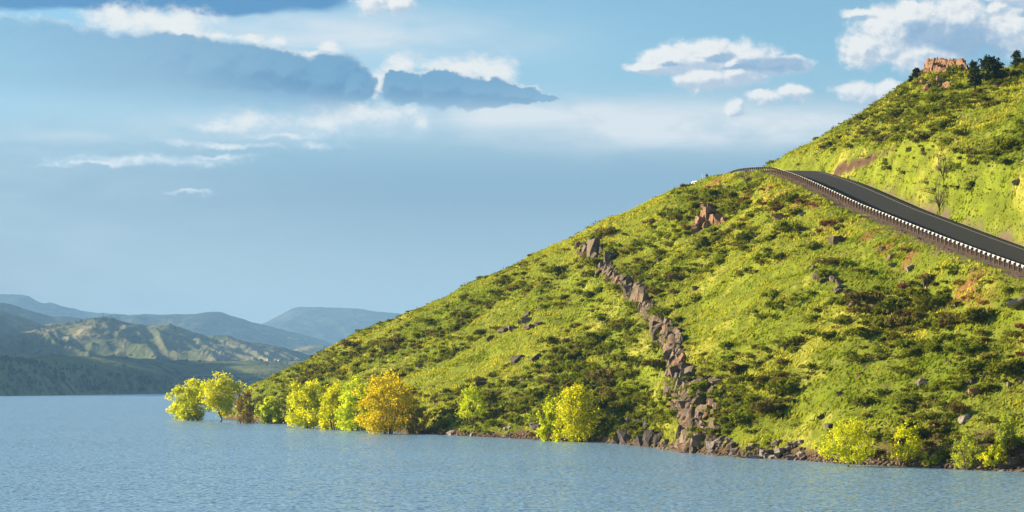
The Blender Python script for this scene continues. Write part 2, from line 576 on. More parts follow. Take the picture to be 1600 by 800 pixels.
def grid_mesh(name, fn, pxs, ys_of, mat, attrs=None, rows=None):
    """heightfield mesh over columns of sight directions; ys_of(px) gives the row distances"""
    X = []; Y = []
    YY = np.stack([ys_of(p) for p in pxs], 0)
    XX = (np.asarray(pxs)[:, None] - 800) / F * YY
    ZZ = fn(XX, YY)
    nc, nr = YY.shape
    V = np.stack([XX, YY, ZZ], 2).reshape(-1, 3)
    i = np.arange(nc - 1)[:, None] * nr + np.arange(nr - 1)[None, :]
    fcs = np.stack([i, i + nr, i + nr + 1, i + 1], 2).reshape(-1, 4)
    at = attrs(XX, YY, ZZ) if attrs else None
    return mesh_np(name, V, fcs, mat, True, at)


# ------------------------------------------------------------------ materials
def material(name, rough=0.9, spec=0.15):
    m = bpy.data.materials.new(name)
    m.use_nodes = True
    b = m.node_tree.nodes['Principled BSDF']
    b.inputs['Roughness'].default_value = rough
    b.inputs['Specular IOR Level'].default_value = spec
    return m, NT(m.node_tree), b


def attr(N, nm):
    return N.n('ShaderNodeAttribute', attribute_name=nm).outputs['Fac']


def mat_hillside():
    m, N, b = material('hillside_ground', 0.95, 0.05)
    pos = N.n('ShaderNodeNewGeometry').outputs['Position']
    mp = N.n('ShaderNodeMapping')
    mp.inputs['Rotation'].default_value = (0, 0, math.atan2(CA, SA))
    mp.inputs['Scale'].default_value = (1, 0.32, 0.6)
    N.put(mp.inputs[0], pos)
    sv = mp.outputs[0]
    n1 = N.noise(pos, 0.05, 4, 0.6)
    n2 = N.noise(sv, 0.5, 6, 0.62)
    n3 = N.noise(sv, 2.6, 5, 0.65)
    c = N.mix(N.rng(n1, 0.44, 0.66), (0.205, 0.255, 0.016, 1), (0.395, 0.362, 0.066, 1))
    n0 = N.noise(sv, 0.13, 4, 0.6)
    c = N.mix(N.m('MULTIPLY', N.rng(n0, 0.42, 0.62), 0.8), c, (0.140, 0.185, 0.014, 1))
    c = N.mix(N.rng(n2, 0.40, 0.62), c, (0.135, 0.165, 0.014, 1))
    c = N.mix(N.m('MULTIPLY', N.rng(n3, 0.52, 0.72), 0.65), c, (0.075, 0.09, 0.014, 1))
    n4 = N.noise(pos, 0.35, 5, 0.6)
    c = N.mix(N.m('MULTIPLY', N.rng(n4, 0.60, 0.72), 0.6), c, (0.36, 0.29, 0.11, 1))
    soil = N.mix(N.noise(pos, 1.5, 5, 0.6), (0.045, 0.028, 0.019, 1), (0.12, 0.076, 0.05, 1))
    soilred = N.mix(N.noise(pos, 0.4, 4, 0.6), soil, (0.125, 0.070, 0.044, 1))
    c = N.mix(attr(N, 'soil'), c, soilred)
    dry = N.mix(N.noise(pos, 2.0, 4, 0.6), (0.20, 0.085, 0.035, 1), (0.30, 0.16, 0.06, 1))
    c = N.mix(attr(N, 'dry'), c, dry)
    grav = N.mix(N.noise(pos, 3.5, 6, 0.7), (0.09, 0.062, 0.048, 1), (0.25, 0.18, 0.135, 1))
    c = N.mix(attr(N, 'gravel'), c, grav)
    N.put(b.inputs['Base Color'], c)
    bp = N.n('ShaderNodeBump')
    bp.inputs['Strength'].default_value = 0.8
    bp.inputs['Distance'].default_value = 0.35
    N.put(bp.inputs['Height'], N.m('ADD', N.m('MULTIPLY', n3, 0.7), N.noise(pos, 4.0, 4, 0.7)))
    N.put(b.inputs['Normal'], bp.outputs[0])
    return m


def mat_plain(name, col, var=0.25, scale=3.0, rough=0.85, spec=0.2, metal=0.0, bump=0.0):
    m, N, b = material(name, rough, spec)
    tcn = N.n('ShaderNodeTexCoord')
    n = N.noise(tcn.outputs['Object'], scale, 5, 0.6)
    lo = tuple(c * (1 - var) for c in col[:3]) + (1,); hi = tuple(min(1, c * (1 + var)) for c in col[:3]) + (1,)
    N.put(b.inputs['Base Color'], N.mix(n, lo, hi))
    b.inputs['Metallic'].default_value = metal
    if bump:
        bp = N.n('ShaderNodeBump'); bp.inputs['Strength'].default_value = 0.6; bp.inputs['Distance'].default_value = bump
        N.put(bp.inputs['Height'], n); N.put(b.inputs['Normal'], bp.outputs[0])
    return m


def mat_foliage(name, c1, c2, trans=0.35, vary=0.18):
    """two-sided leaf: diffuse plus transmitted light, tinted per leaf and per plant"""
    m = bpy.data.materials.new(name); m.use_nodes = True
    N = NT(m.node_tree); m.node_tree.nodes.clear()
    a = attr(N, 'leaf')
    ob = N.n('ShaderNodeObjectInfo').outputs['Random']
    c = N.mix(a, c1, c2)
    hsv = N.n('ShaderNodeHueSaturation')
    N.put(hsv.inputs['Hue'], N.rng(ob, 0, 1, 0.5 - 0.07 * vary, 0.5 + 0.06 * vary, False))
    N.put(hsv.inputs['Value'], N.rng(ob, 0, 1, 1 - vary, 1 + vary, False))
    N.put(hsv.inputs['Color'], c)
    d = N.n('ShaderNodeBsdfDiffuse'); N.put(d.inputs[0], hsv.outputs[0])
    t = N.n('ShaderNodeBsdfTranslucent')
    N.put(t.inputs[0], N.mix(1.0, hsv.outputs[0], (1.15, 1.1, 0.5, 1), 'MULTIPLY'))
    mx = N.n('ShaderNodeMixShader'); mx.inputs[0].default_value = trans
    m.node_tree.links.new(d.outputs[0], mx.inputs[1]); m.node_tree.links.new(t.outputs[0], mx.inputs[2])
    o = N.n('ShaderNodeOutputMaterial'); m.node_tree.links.new(mx.outputs[0], o.inputs[0])
    return m


def mat_rock(name, c1, c2, c3):
    m, N, b = material(name, 0.9, 0.15)
    tcn = N.n('ShaderNodeTexCoord'); ob = N.n('ShaderNodeObjectInfo').outputs['Random']
    pos = N.n('ShaderNodeNewGeometry').outputs['Position']
    n1 = N.noise(pos, 0.9, 5, 0.65); n2 = N.noise(pos, 3.5, 6, 0.7)
    c = N.mix(N.rng(n1, 0.35, 0.65), c1, c2)
    c = N.mix(N.m('MULTIPLY', N.rng(n2, 0.5, 0.7), 0.6), c, c3)
    hsv = N.n('ShaderNodeHueSaturation')
    N.put(hsv.inputs['Value'], N.rng(ob, 0, 1, 0.75, 1.2, False)); N.put(hsv.inputs['Color'], c)
    N.put(b.inputs['Base Color'], hsv.outputs[0])
    bp = N.n('ShaderNodeBump'); bp.inputs['Strength'].default_value = 0.9; bp.inputs['Distance'].default_value = 0.18
    strat = N.noise(N.v('MULTIPLY', pos, (0.6, 0.6, 3.2)), 1.6, 5, 0.65)
    N.put(bp.inputs['Height'], N.m('ADD', strat, n2)); N.put(b.inputs['Normal'], bp.outputs[0])
    return m


def mat_far(name, grass, wood, bare, scale, wood_amt):
    m, N, b = material(name, 0.95, 0.03)
    pos = N.n('ShaderNodeNewGeometry').outputs['Position']
    nrm = N.n('ShaderNodeNewGeometry').outputs['Normal']
    n1 = N.noise(pos, scale, 6, 0.62); n2 = N.noise(pos, scale * 6, 4, 0.65)
    c = N.mix(N.rng(n1, 0.4, 0.6), grass, bare)
    w = N.m('MULTIPLY', N.rng(n2, 0.5 - wood_amt, 0.62 - wood_amt), N.rng(N.noise(pos, scale * 0.6, 3, 0.5), 0.35, 0.6))
    c = N.mix(w, c, wood)
    N.put(b.inputs['Base Color'], c)
    bp = N.n('ShaderNodeBump'); bp.inputs['Strength'].default_value = 0.35; bp.inputs['Distance'].default_value = 0.12 / scale
    N.put(bp.inputs['Height'], N.m('ADD', n2, n1)); N.put(b.inputs['Normal'], bp.outputs[0])
    return m


# ------------------------------------------------------------------ ground sheet and lake
def mat_water():
    m, N, b = material('lake_water', 0.14, 1.0)
    b.inputs['Base Color'].default_value = (0.220, 0.370, 0.510, 1)
    b.inputs['IOR'].default_value = 1.4
    pos = N.n('ShaderNodeNewGeometry').outputs['Position']
    # wave slopes given directly as normals, so that they hold at grazing distance
    w1 = N.v('SUBTRACT', N.noise(N.v('MULTIPLY', pos, (1.0, 0.8, 1)), 2.6, 2, 0.6, True), (0.5, 0.5, 0.5))
    w2 = N.v('SUBTRACT', N.noise(N.v('MULTIPLY', pos, (0.8, 1.0, 1)), 0.8, 2, 0.6, True), (0.5, 0.5, 0.5))
    gust = N.rng(N.noise(N.v('MULTIPLY', pos, (0.35, 1.0, 1)), 0.02, 4, 0.6), 0.3, 0.7, 0.75, 1.15)
    w = N.v('ADD', N.v('SCALE', w1, scale=1.5), N.v('SCALE', w2, scale=0.45))
    w = N.v('SCALE', N.v('MULTIPLY', w, (1, 1, 0)), scale=gust)
    # ripple normals all lean towards the camera, added so they mirror higher sky
    N.put(b.inputs['Normal'], N.v('NORMALIZE', N.v('ADD', w, (0, -0.125, 1))))
    return m


M_WATER = mat_water()
def flat_sheet(name, x0, x1, y0, y1, z, mat, nx=8, ny=12):
    xs = np.linspace(x0, x1, nx); ys = y0 + (y1 - y0) * np.linspace(0, 1, ny) ** 2.2
    XX, YY = np.meshgrid(xs, ys, indexing='ij')
    V = np.stack([XX, YY, np.full_like(XX, z)], 2).reshape(-1, 3)
    i = np.arange(nx - 1)[:, None] * ny + np.arange(ny - 1)[None, :]
    f = np.stack([i, i + ny, i + ny + 1, i + 1], 2).reshape(-1, 4)
    return link(bpy.data.objects.new(name, mesh_np(name, V, f, mat)))


M_GROUND = mat_plain('ground_earth', (0.09, 0.11, 0.05), 0.3, 0.01)
tag(flat_sheet('ground', -30000, 30000, -3000, 45000, -14.0, M_GROUND), 'low land the lake and the hills lie on', kind='structure')
tag(flat_sheet('lake', -6000, 3000, -600, 5200, 0.0, M_WATER), 'wide blue rippled lake reaching from the hillside to the dark far shore', kind='structure')

# ------------------------------------------------------------------ near hill
M_HILL = mat_hillside()


def hill_attrs(x, y, z):
    px, py = proj(x, y, z)
    rd, rz = road_coord(x, y)
    nz = fbm(x / 3.1, y / 5.0, 4)
    gravel = sstep(-3.0, -1.2, rd + nz * 1.8) * (1 - sstep(ROAD_W + 1.2, ROAD_W + 2.2, rd + nz * 0.5))
    dry = sstep(-8.5, -6.0, rd + nz * 2.2) * (1 - sstep(-3.2, -1.8, rd)) * sstep(0.05, 0.45, fbm(x / 5 + 7, y / 9, 3))
    soil = sstep(0.15, 0.0, z) + 0.0
    bank = sstep(3.8, 2.2, z + nz * 1.3) * sstep(1350, 1400, px)
    shore = sstep(1.6, 0.4, z + nz * 0.8)
    scar = sstep(1.15, 0.7, np.hypot((x - SCAR.x) / 2.9, (z - SCAR.z + 0.6) / 1.3) + nz * 0.6) * (np.abs(y - SCAR.y) < 25)
    d, _ = seg_dist(x, y, rib_line)
    rib = 0.4 * sstep(3.0, 1.0, d + nz * 1.5)
    mottled = 0.55 * sstep(0.66, 0.95, fbm(x / 4 + 3, y / 7 - 8, 4))
    return {'gravel': gravel, 'dry': dry, 'soil': np.clip(soil + bank + shore + scar + rib * 0.85 + mottled, 0, 1)}


def hill_rows(px):
    sy = np.interp(px, S_[:, 0], S_[:, 1]); ky = np.interp(px, K_[:, 0], K_[:, 1])
    a = np.linspace(sy - 26, sy, 14, endpoint=False)
    b = np.linspace(sy, ky + 12, 330, endpoint=False)
    c = ky + 12 + np.linspace(0, 1, 26) ** 1.8 * 330
    return np.concatenate([a, b, c])


hill_px = np.concatenate([np.linspace(250, 1680, 760), np.linspace(1684, 2600, 130)[1:]])
hill = link(bpy.data.objects.new('hillside', grid_mesh('hillside', near_h, hill_px, hill_rows, M_HILL, hill_attrs)))
tag(hill, 'steep grassy hillside sloping down to the lake', kind='structure')

# ------------------------------------------------------------------ road
M_ASPH = mat_plain('asphalt', (0.015, 0.0145, 0.016), 0.35, 1.2, 0.85, 0.25, bump=0.01)
M_LINE = mat_plain('worn_road_paint', (0.34, 0.34, 0.33), 0.3, 2.0)


def road_strip(name, d0, d1, lift, mat, i0=0, i1=None, nx=5, crown=0.06):
    L = RAIL_LINE[i0:i1]; Nn = RAIL_N[i0:i1]
    ds = np.linspace(d0, d1, nx)
    V = []
    for p, n in zip(L, Nn):
        for d in ds:
            c = crown * (1 - ((d - ROAD_W / 2) / (ROAD_W / 2)) ** 2)
            V.append((p[0] + n[0] * d, p[1] + n[1] * d, p[2] + lift + c))
    k = len(L)
    i = np.arange(k - 1)[:, None] * nx + np.arange(nx - 1)[None, :]
    f = np.stack([i, i + 1, i + nx + 1, i + nx], 2).reshape(-1, 4)
    return mesh_np(name, V, f, mat, True)


road = link(bpy.data.objects.new('road', road_strip('road', 0.45, ROAD_W, 0.06, M_ASPH, nx=9)))
tag(road, 'dark asphalt road climbing across the hillside', kind='structure')
for nm, a, b_ in (('edge_line', 0.95, 1.1), ('edge_line', 8.05, 8.2)):
    link(bpy.data.objects.new(nm, road_strip(nm, a, b_, 0.066, M_LINE, nx=2)), road)
# ------------------------------------------------------------------ far shore, hills and mountains
far_S = [(-500, 2250), (0, shore_y(619)), (90, shore_y(617.6)), (180, shore_y(616.5)), (270, shore_y(615.2)), (400, shore_y(614.8)), (700, shore_y(614.5))]
far_M = [(px, Y, row2z(py, Y)) for px, py, Y in [(-500, 560, 2600), (0, 566, 2880), (60, 571, 3060), (150, 584, 3480), (220, 588, 3850), (300, 589, 4330), (400, 586, 4420), (480, 588, 4480), (700, 600, 4700)]]
far_K = [(px, Y, row2z(py, Y)) for px, py, Y in [(-500, 555, 3700), (-100, 562, 3700), (40, 562, 3700), (78, 555, 3800), (103, 554, 3900), (141, 557.5, 4100), (219, 561, 4600),
                                                (300, 563, 5000), (469, 566, 5200), (700, 570, 5300)]]
far_cols = Columns(far_S, far_M, far_K, fall=0.03, bed=0.1)


def far_h(x, y):
    z = far_cols(x, y)
    return z + fbm(x / 180, y / 260, 4) * 5.0 * sstep(0, 25, z) + fbm(x / 40, y / 60, 2) * 1.0 * sstep(0, 6, z)


M_SHORE = mat_far('far_shore_cover', (0.105, 0.140, 0.032, 1), (0.018, 0.032, 0.015, 1), (0.18, 0.19, 0.055, 1), 0.006, 0.03)
fs = link(bpy.data.objects.new('far_shore', grid_mesh('far_shore', far_h, np.linspace(-500, 700, 380),
          lambda p: np.interp(p, [q[0] for q in far_S], [q[1] for q in far_S]) - 60 + np.linspace(0, 1, 130) ** 1.4 * 3600, M_SHORE)))
tag(fs, 'dark wooded low hills along the far shore', kind='structure')


def ridge_hill(name, label, sil, D, W, mat, lam, amp, rough=0.02, seed=0.0, cols=420, rows=90, skew=0.9, back=1.0, foot=-14.0, tail=90):
    """a range whose crest runs along a measured line at distance D; spurs run down from it"""
    P = np.array(sil, float)
    pxs = np.linspace(P[0, 0] - tail, P[-1, 0] + tail, cols)
    py = np.interp(pxs, P[:, 0], P[:, 1])
    # round the measured corners a little
    k = np.exp(-np.linspace(-2, 2, 9) ** 2); k /= k.sum()
    py = np.convolve(np.pad(py, 4, 'edge'), k, 'valid')
    edge = np.clip(np.minimum(pxs - pxs[0], pxs[-1] - pxs) / tail, 0, 1)
    t = np.concatenate([-np.linspace(1, 0, rows, endpoint=False) ** 1.25, np.linspace(0, 1, 24) * back])
    Y = D + t[None, :] * W + np.zeros((cols, 1))
    X = (pxs[:, None] - 800) / F * D + t[None, :] * 0 * X0(D)
    hgt = (EYE + (HOR - py) * D / F - foot)[:, None] * sstep(0, 1, edge)[:, None]
    s = 1 - np.abs(t[None, :])
    prof = np.where(t[None, :] < 0, s ** 1.25, s ** 1.1)
    xs = X / lam + skew * (t[None, :] * W) / lam * 0.6 + seed
    sp = ridged(xs + 0.35 * perlin(X / lam * 0.7, Y / lam * 0.5 + seed), Y / (lam * 3.0) + seed, 4)
    mask = (1 - s ** 5) * s ** 0.35
    Z = foot + hgt * prof + (sp - 0.55) * amp * 2 * mask + fbm(X / (lam * 0.3) + seed, Y / (lam * 0.3), 4) * rough * hgt * (0.35 + s) * 0.5
    V = np.stack([X, Y, Z], 2).reshape(-1, 3)
    nc, nr = X.shape[0], t.shape[0]
    i = np.arange(nc - 1)[:, None] * nr + np.arange(nr - 1)[None, :]
    f = np.stack([i, i + nr, i + nr + 1, i + 1], 2).reshape(-1, 4)
    o = link(bpy.data.objects.new(name, mesh_np(name, V, f, mat, True)))
    tag(o, label, kind='structure')
    return o


def X0(D):
    return 0.0


M_MID = mat_far('mid_hill_cover', (0.10, 0.12, 0.040, 1), (0.020, 0.034, 0.018, 1), (0.25, 0.22, 0.11, 1), 0.0045, -0.03)
M_FARH = mat_far('far_mountain_cover', (0.045, 0.062, 0.042, 1), (0.013, 0.026, 0.022, 1), (0.085, 0.085, 0.06, 1), 0.002, 0.08)
mid = [(-140, 530), (0, 522), (40, 518), (70, 513), (103, 507), (134, 500), (153, 496), (175, 497), (191, 502), (219, 507), (244, 510), (266, 505), (281, 510), (306, 521), (322, 525),
       (337, 523), (359, 525), (391, 535), (431, 540), (469, 550), (491, 557), (520, 563)]
ridge_hill('hill', 'grassy hills with pale sunlit ridges behind the far shore', mid, 6300, 1150, M_MID, 175, 60, 0.028, 3.7, cols=560, rows=120)
ridge_hill('hill', 'dark blue-green slope at the left edge behind the far shore', [(-400, 440), (-150, 462), (0, 485), (25, 492), (47, 500), (69, 506.5), (84, 504.5), (103, 506), (130, 512), (170, 530)], 7200, 1300, M_MID, 330, 40, 0.03, 9.1)
ridge_hill('hill', 'small blue hill beside the foot of the near slope', [(380, 565), (440, 552), (464, 544), (487, 539), (500, 538.5), (520, 541), (560, 552), (600, 562)], 8200, 900, M_MID, 260, 30, 0.03, 1.1)
ridge_hill('mountain', 'hazy blue forested ridge low at the left edge', [(-500, 470), (-200, 462), (0, 475), (19, 477), (47, 485), (72, 492), (87, 496.5), (106, 495.5), (125, 497), (150, 500), (180, 510), (230, 530)], 9800, 2000, M_FARH, 420, 60, 0.03, 5.5)
ridge_hill('mountain', 'long hazy blue ridge across the middle distance', [(60, 515), (120, 500), (181, 491), (200, 493), (225, 490.5), (266, 492), (294, 491), (320, 487), (331, 486), (345, 488), (359, 494), (391, 502), (425, 511), (460, 520), (485, 525), (513, 535), (560, 548), (640, 560)], 11500, 2400, M_FARH, 480, 70, 0.025, 2.2)
ridge_hill('mountain', 'tall pale blue peak at the left edge of the skyline', [(-600, 470), (-300, 452), (-100, 466), (0, 460.6), (20, 460), (34, 458.5), (44, 460), (50, 463), (60, 470), (69, 475), (77, 473), (84, 474), (103, 481.5), (137, 488), (181, 490), (240, 498), (320, 510), (420, 520)], 15500, 3200, M_FARH, 650, 90, 0.025, 7.7)
ridge_hill('mountain', 'broad pale blue mountain behind the near slope', [(330, 530), (391, 509), (409, 505.5), (437, 494), (455, 484), (467, 479.8), (480, 479), (500, 479), (520, 479.5), (540, 481), (562, 483), (604, 488), (639, 493), (720, 502), (820, 505), (950, 520)], 15000, 3000, M_FARH, 620, 90, 0.025, 4.4)


def shade_ridge(label, x0, y0, x1, y1, height, half, var, dips, seed):
    """a high hogback that stands outside the frame on the sun's side and shades the land behind the lake"""
    n = 140; m_ = 50
    s = np.linspace(0, 1, n)[:, None]; t = np.linspace(-1, 1, m_)[None, :]
    L = math.hypot(x1 - x0, y1 - y0); nx, ny = -(y1 - y0) / L, (x1 - x0) / L
    X = x0 + (x1 - x0) * s + nx * t * half; Y = y0 + (y1 - y0) * s + ny * t * half
    H = height + var * fbm(s * 7 + seed, t * 0 + 2, 3)
    for c, w, d in dips: H = H - d * np.exp(-((s - c) / w) ** 2)
    Z = -14 + H * (1 - np.abs(t)) ** 1.1 * sstep(0, 0.08, s) * sstep(0, 0.08, 1 - s) + 12 * fbm(X / 90, Y / 90, 4) * (1 - np.abs(t))
    V = np.stack([X, Y, Z], 2).reshape(-1, 3)
    i = np.arange(n - 1)[:, None] * m_ + np.arange(m_ - 1)[None, :]
    f = np.stack([i, i + 1, i + m_ + 1, i + m_], 2).reshape(-1, 4)
    tag(link(bpy.data.objects.new('hill', mesh_np('hill', V, f, M_MID, True))), label, kind='structure')


shade_ridge('unseen hogback added beyond the left edge to shade the far shore', -1150, 2900, -1700, 5600, 440, 400, 50, [(0.525, 0.07, 250)], 1.0)  # unseen, added for its shadow; the dip lets sun onto the meadow
shade_ridge('second high hogback beyond the left edge of the view', -1980, 5200, -2500, 9000, 475, 450, 90, [(0.20, 0.03, 120)], 5.0)  # unseen, added to darken the lower slopes of the hills behind

# ------------------------------------------------------------------ haze
def haze():
    bpy_me = bpy.data.meshes.new('haze')
    bm = bmesh.new()
    bmesh.ops.create_cube(bm, size=1.0)
    for v in bm.verts:
        v.co = Vector((v.co.x * 36000 - 1000, 9000 + v.co.y * 24000, (v.co.z + 0.5) * (HAZE_TOP + 20) - 20))
    bm.to_mesh(bpy_me); bm.free()
    m = bpy.data.materials.new('haze_air'); m.use_nodes = True
    nt = m.node_tree; nt.nodes.clear()
    o_ = nt.nodes.new('ShaderNodeOutputMaterial'); pv = nt.nodes.new('ShaderNodeVolumePrincipled')
    pv.inputs['Color'].default_value = (0.225, 0.43, 0.71, 1)
    pv.inputs['Density'].default_value = HAZE_D
    pv.inputs['Anisotropy'].default_value = 0.15
    nt.links.new(pv.outputs[0], o_.inputs['Volume'])
    bpy_me.materials.append(m)
    tag(link(bpy.data.objects.new('haze', bpy_me)), 'pale blue haze lying over the far hills', kind='stuff')


HAZE_TOP, HAZE_D = 720.0, 6.6e-5
haze()
#__END_LAND__

# ------------------------------------------------------------------ rocks
def rock_mesh(name, seed, mat, sub=0, flat=True):
    """an angular block about 1 m in half-width: a box split along random joint planes, edges slightly broken"""
    r = random.Random(seed)
    bm = bmesh.new()
    bmesh.ops.create_cube(bm, size=2.0)
    for _ in range(r.randint(7, 10)):
        v = Vector((r.gauss(0, 1), r.gauss(0, 1), r.gauss(0, 0.8))).normalized()
        g = bm.verts[:] + bm.edges[:] + bm.faces[:]
        res = bmesh.ops.bisect_plane(bm, geom=g, plane_co=v * r.uniform(0.72, 1.0), plane_no=v, clear_outer=True)
        ed = [e for e in res['geom_cut'] if isinstance(e, bmesh.types.BMEdge)]
        if ed: bmesh.ops.edgeloop_fill(bm, edges=ed)
    bmesh.ops.triangulate(bm, faces=bm.faces[:])
    bmesh.ops.subdivide_edges(bm, edges=bm.edges[:], cuts=1)
    bmesh.ops.triangulate(bm, faces=bm.faces[:])
    for v in bm.verts:
        v.co += Vector((mnoise.noise(v.co * 1.7 + Vector((seed, 0, 0))), mnoise.noise(v.co * 1.7 + Vector((0, seed, 0))), mnoise.noise(v.co * 1.7 + Vector((0, 0, seed))))) * 0.11
    bmesh.ops.recalc_face_normals(bm, faces=bm.faces[:])
    me = bpy.data.meshes.new(name)
    bm.to_mesh(me); bm.free()
    me.materials.append(mat)
    return me


M_ROCK = mat_rock('weathered_rock', (0.105, 0.078, 0.052, 1), (0.205, 0.152, 0.102, 1), (0.29, 0.235, 0.175, 1))
M_RIBR = mat_rock('rib_bedrock', (0.085, 0.058, 0.037, 1), (0.185, 0.122, 0.078, 1), (0.26, 0.20, 0.145, 1))
M_ROCKO = mat_rock('warm_sandstone', (0.19, 0.092, 0.050, 1), (0.31, 0.18, 0.105, 1), (0.37, 0.27, 0.18, 1))
M_ROCKP = mat_rock('pale_stone', (0.22, 0.18, 0.155, 1), (0.32, 0.27, 0.23, 1), (0.15, 0.12, 0.105, 1))
M_ROCKD = mat_rock('dark_stone', (0.075, 0.06, 0.055, 1), (0.13, 0.105, 0.09, 1), (0.18, 0.15, 0.13, 1))
PROTO = {k: [rock_mesh('rock', i * 3.7 + j * 50, m, sub=2) for i in range(7)] for j, (k, m) in enumerate(
    (('g', M_ROCK), ('o', M_ROCKO), ('p', M_ROCKP), ('d', M_ROCKD)))}


def put_rock(name, kind, p, size, parent=None, sink=0.3, rnd=random):
    """size = half extents in metres"""
    o = bpy.data.objects.new(name, rnd.choice(PROTO[kind]))
    o.scale = size
    o.rotation_euler = (rnd.uniform(-0.35, 0.35), rnd.uniform(-0.35, 0.35), rnd.uniform(0, 6.28))
    o.location = (p[0], p[1], p[2] + size[2] * (1 - 2 * sink) * 0.6)
    link(o)
    if parent is not None:
        o.parent = parent
        o.location = Vector(o.location) - parent.location
    return o


def ground_at(px, py, y0=190, y1=640):
    return hit(near_h, px, py, y0, y1, 900)


def near_z(x, y):
    return float(near_h(np.array([x]), np.array([y]))[0])


def empty(name, loc, rz=0.0):
    o = bpy.data.objects.new(name, None)
    o.empty_display_size = 0.5
    o.location = loc; o.rotation_euler = (0, 0, rz)
    return link(o)


rr = random.Random(21)
# the long rib
ribE = empty('rock_rib', ground_at(1060, 600))
tag(ribE, 'long broken rib of brown rock running down the slope into the lake', 'rock outcrop')
Ra = np.array(RIB, float)
rs = np.concatenate([[0], np.cumsum(np.hypot(*np.diff(Ra, axis=0).T))])
def rib_ledge():
    """the continuous jagged bedrock of the rib: a steep face towards the lake side, a ragged crest, a short back slope"""
    n = 300
    q = np.linspace(0, 1, n) * rs[-1]
    cx = np.interp(q, rs, Ra[:, 0]); cy = np.interp(q, rs, Ra[:, 1])
    C = np.array([ground_at(a_, min(b_, 706)) for a_, b_ in zip(cx, cy)])
    T = np.gradient(C[:, :2], axis=0); T /= np.linalg.norm(T, axis=1)[:, None] + 1e-9
    Nn = np.stack([T[:, 1], -T[:, 0]], 1)
    if Nn[:, 0].mean() > 0: Nn = -Nn                     # towards the left, the lake side
    f = q / rs[-1]; s_ = np.arange(n) * 0.35
    H = (0.9 + 0.8 * f) * np.clip(0.30 + 1.5 * fbm(s_ / 3.0, s_ * 0 + 3, 3), -0.5, 1.5) * sstep(0, 0.05, f)
    Wd = 0.55 + 0.75 * f + 0.3 * fbm(s_ / 4, s_ * 0 + 9, 2)
    prof = [(1.25, -0.5), (1.0, 0.05), (0.85, 0.45), (0.62, 0.7), (0.5, 1.0), (0.15, 1.04), (-0.2, 0.85), (-0.55, 0.75), (-0.8, 0.35), (-1.25, -0.5)]
    V = []
    for j, (w, h) in enumerate(prof):
        jx = 0.5 * fbm(s_ / 0.8 + 7 * j, s_ * 0 + j, 3); jz = 0.45 * fbm(s_ / 0.7 + 3 * j, s_ * 0 + 2 * j, 3)
        X = C[:, 0] + Nn[:, 0] * (w * Wd + jx); Y = C[:, 1] + Nn[:, 1] * (w * Wd + jx)
        V.append(np.stack([X, Y, near_h(X, Y) * 0.35 + C[:, 2] * 0.65 + h * H + jz * (0 < j < 9)], 1))
    k = len(prof)
    V = np.stack(V, 1).reshape(-1, 3) - np.array(ribE.location)
    i = np.arange(n - 1)[:, None] * k + np.arange(k - 1)[None, :]
    Fc = np.stack([i, i + 1, i + k + 1, i + k], 2).reshape(-1, 4)
    Fc = np.concatenate([Fc[:, [0, 1, 2]], Fc[:, [0, 2, 3]]])
    link(bpy.data.objects.new('bedrock', mesh_np('bedrock', V, Fc, M_RIBR)), ribE)


rib_ledge()
for k in range(290):
    q = rr.random() ** 0.9
    s_ = q * rs[-1]
    cx = np.interp(s_, rs, Ra[:, 0]); cy = np.interp(s_, rs, Ra[:, 1])
    wid = 8 + 14 * q + 20 * max(0, q - 0.7) / 0.3
    px = cx + rr.gauss(0, 0.5) * wid; py = min(cy + rr.gauss(0, 8), 708)
    p = ground_at(px, py)
    if p.z < -0.4: continue
    mpx = p.y / F
    a = (rr.uniform(2.6, 5.6) + 4.5 * q * rr.random() + (8 * rr.random() ** 2 if rr.random() < 0.2 else 0)) * mpx
    o = put_rock('rock', 'g' if rr.random() < 0.8 else ('d' if rr.random() < 0.6 else 'o'), p, (a * rr.uniform(0.6, 1.0), a * rr.uniform(0.9, 1.6), a * rr.uniform(0.8, 1.6)), ribE, 0.16, rr)
    # the beds dip to the right and strike along the slope
    o.rotation_euler = (rr.uniform(-0.25, 0.25), rr.uniform(0.05, 0.55), rr.uniform(-0.5, 0.35))
for (px, py, w, h) in [(1012, 498, 15, 24), (1030, 525, 17, 26), (1052, 555, 22, 24), (1062, 590, 20, 30), (1045, 610, 14, 20), (1090, 612, 17, 17), (1100, 632, 22, 20), (1072, 642, 18, 22),
                       (1076, 690, 26, 26), (1098, 694, 24, 22), (1120, 672, 14, 13), (1118, 600, 15, 13), (1058, 628, 14, 20), (985, 462, 14, 22), (968, 440, 12, 18), (940, 418, 11, 16), (1085, 668, 20, 18), (1130, 612, 10, 12)]:
    p = ground_at(px, py); mpx = p.y / F
    put_rock('rock', 'g', p, (w * 0.5 * mpx, w * 0.75 * mpx, h * 0.5 * mpx), ribE, 0.10, rr)

for k in range(46):
    py = rr.uniform(596, 704); wq = (py - 590) / 115
    px = rr.uniform(1058, 1082 + 62 * min(1, 0.45 + 0.55 * wq))
    p = ground_at(px, py); mpx = p.y / F
    if p.z < -0.3: continue
    a = rr.uniform(4.0, 9.5) * mpx
    put_rock('rock', 'g' if rr.random() < 0.75 else 'o', p, (a * 0.8, a * rr.uniform(0.8, 1.3), a * rr.uniform(0.6, 1.1)), ribE, 0.2, rr)

# other outcrops: each a thing of many pieces
def outcrop(name, label, pieces, kind, centre):
    e = empty(name, ground_at(*centre))
    tag(e, label, 'rock outcrop')
    for (px, py, w, h) in pieces:
        p = ground_at(px, py); mpx = p.y / F
        put_rock('rock', kind if rr.random() < 0.8 else 'g', p, (w * 0.55 * mpx, w * 0.8 * mpx, h * 0.6 * mpx), e, 0.15, rr)
    return e


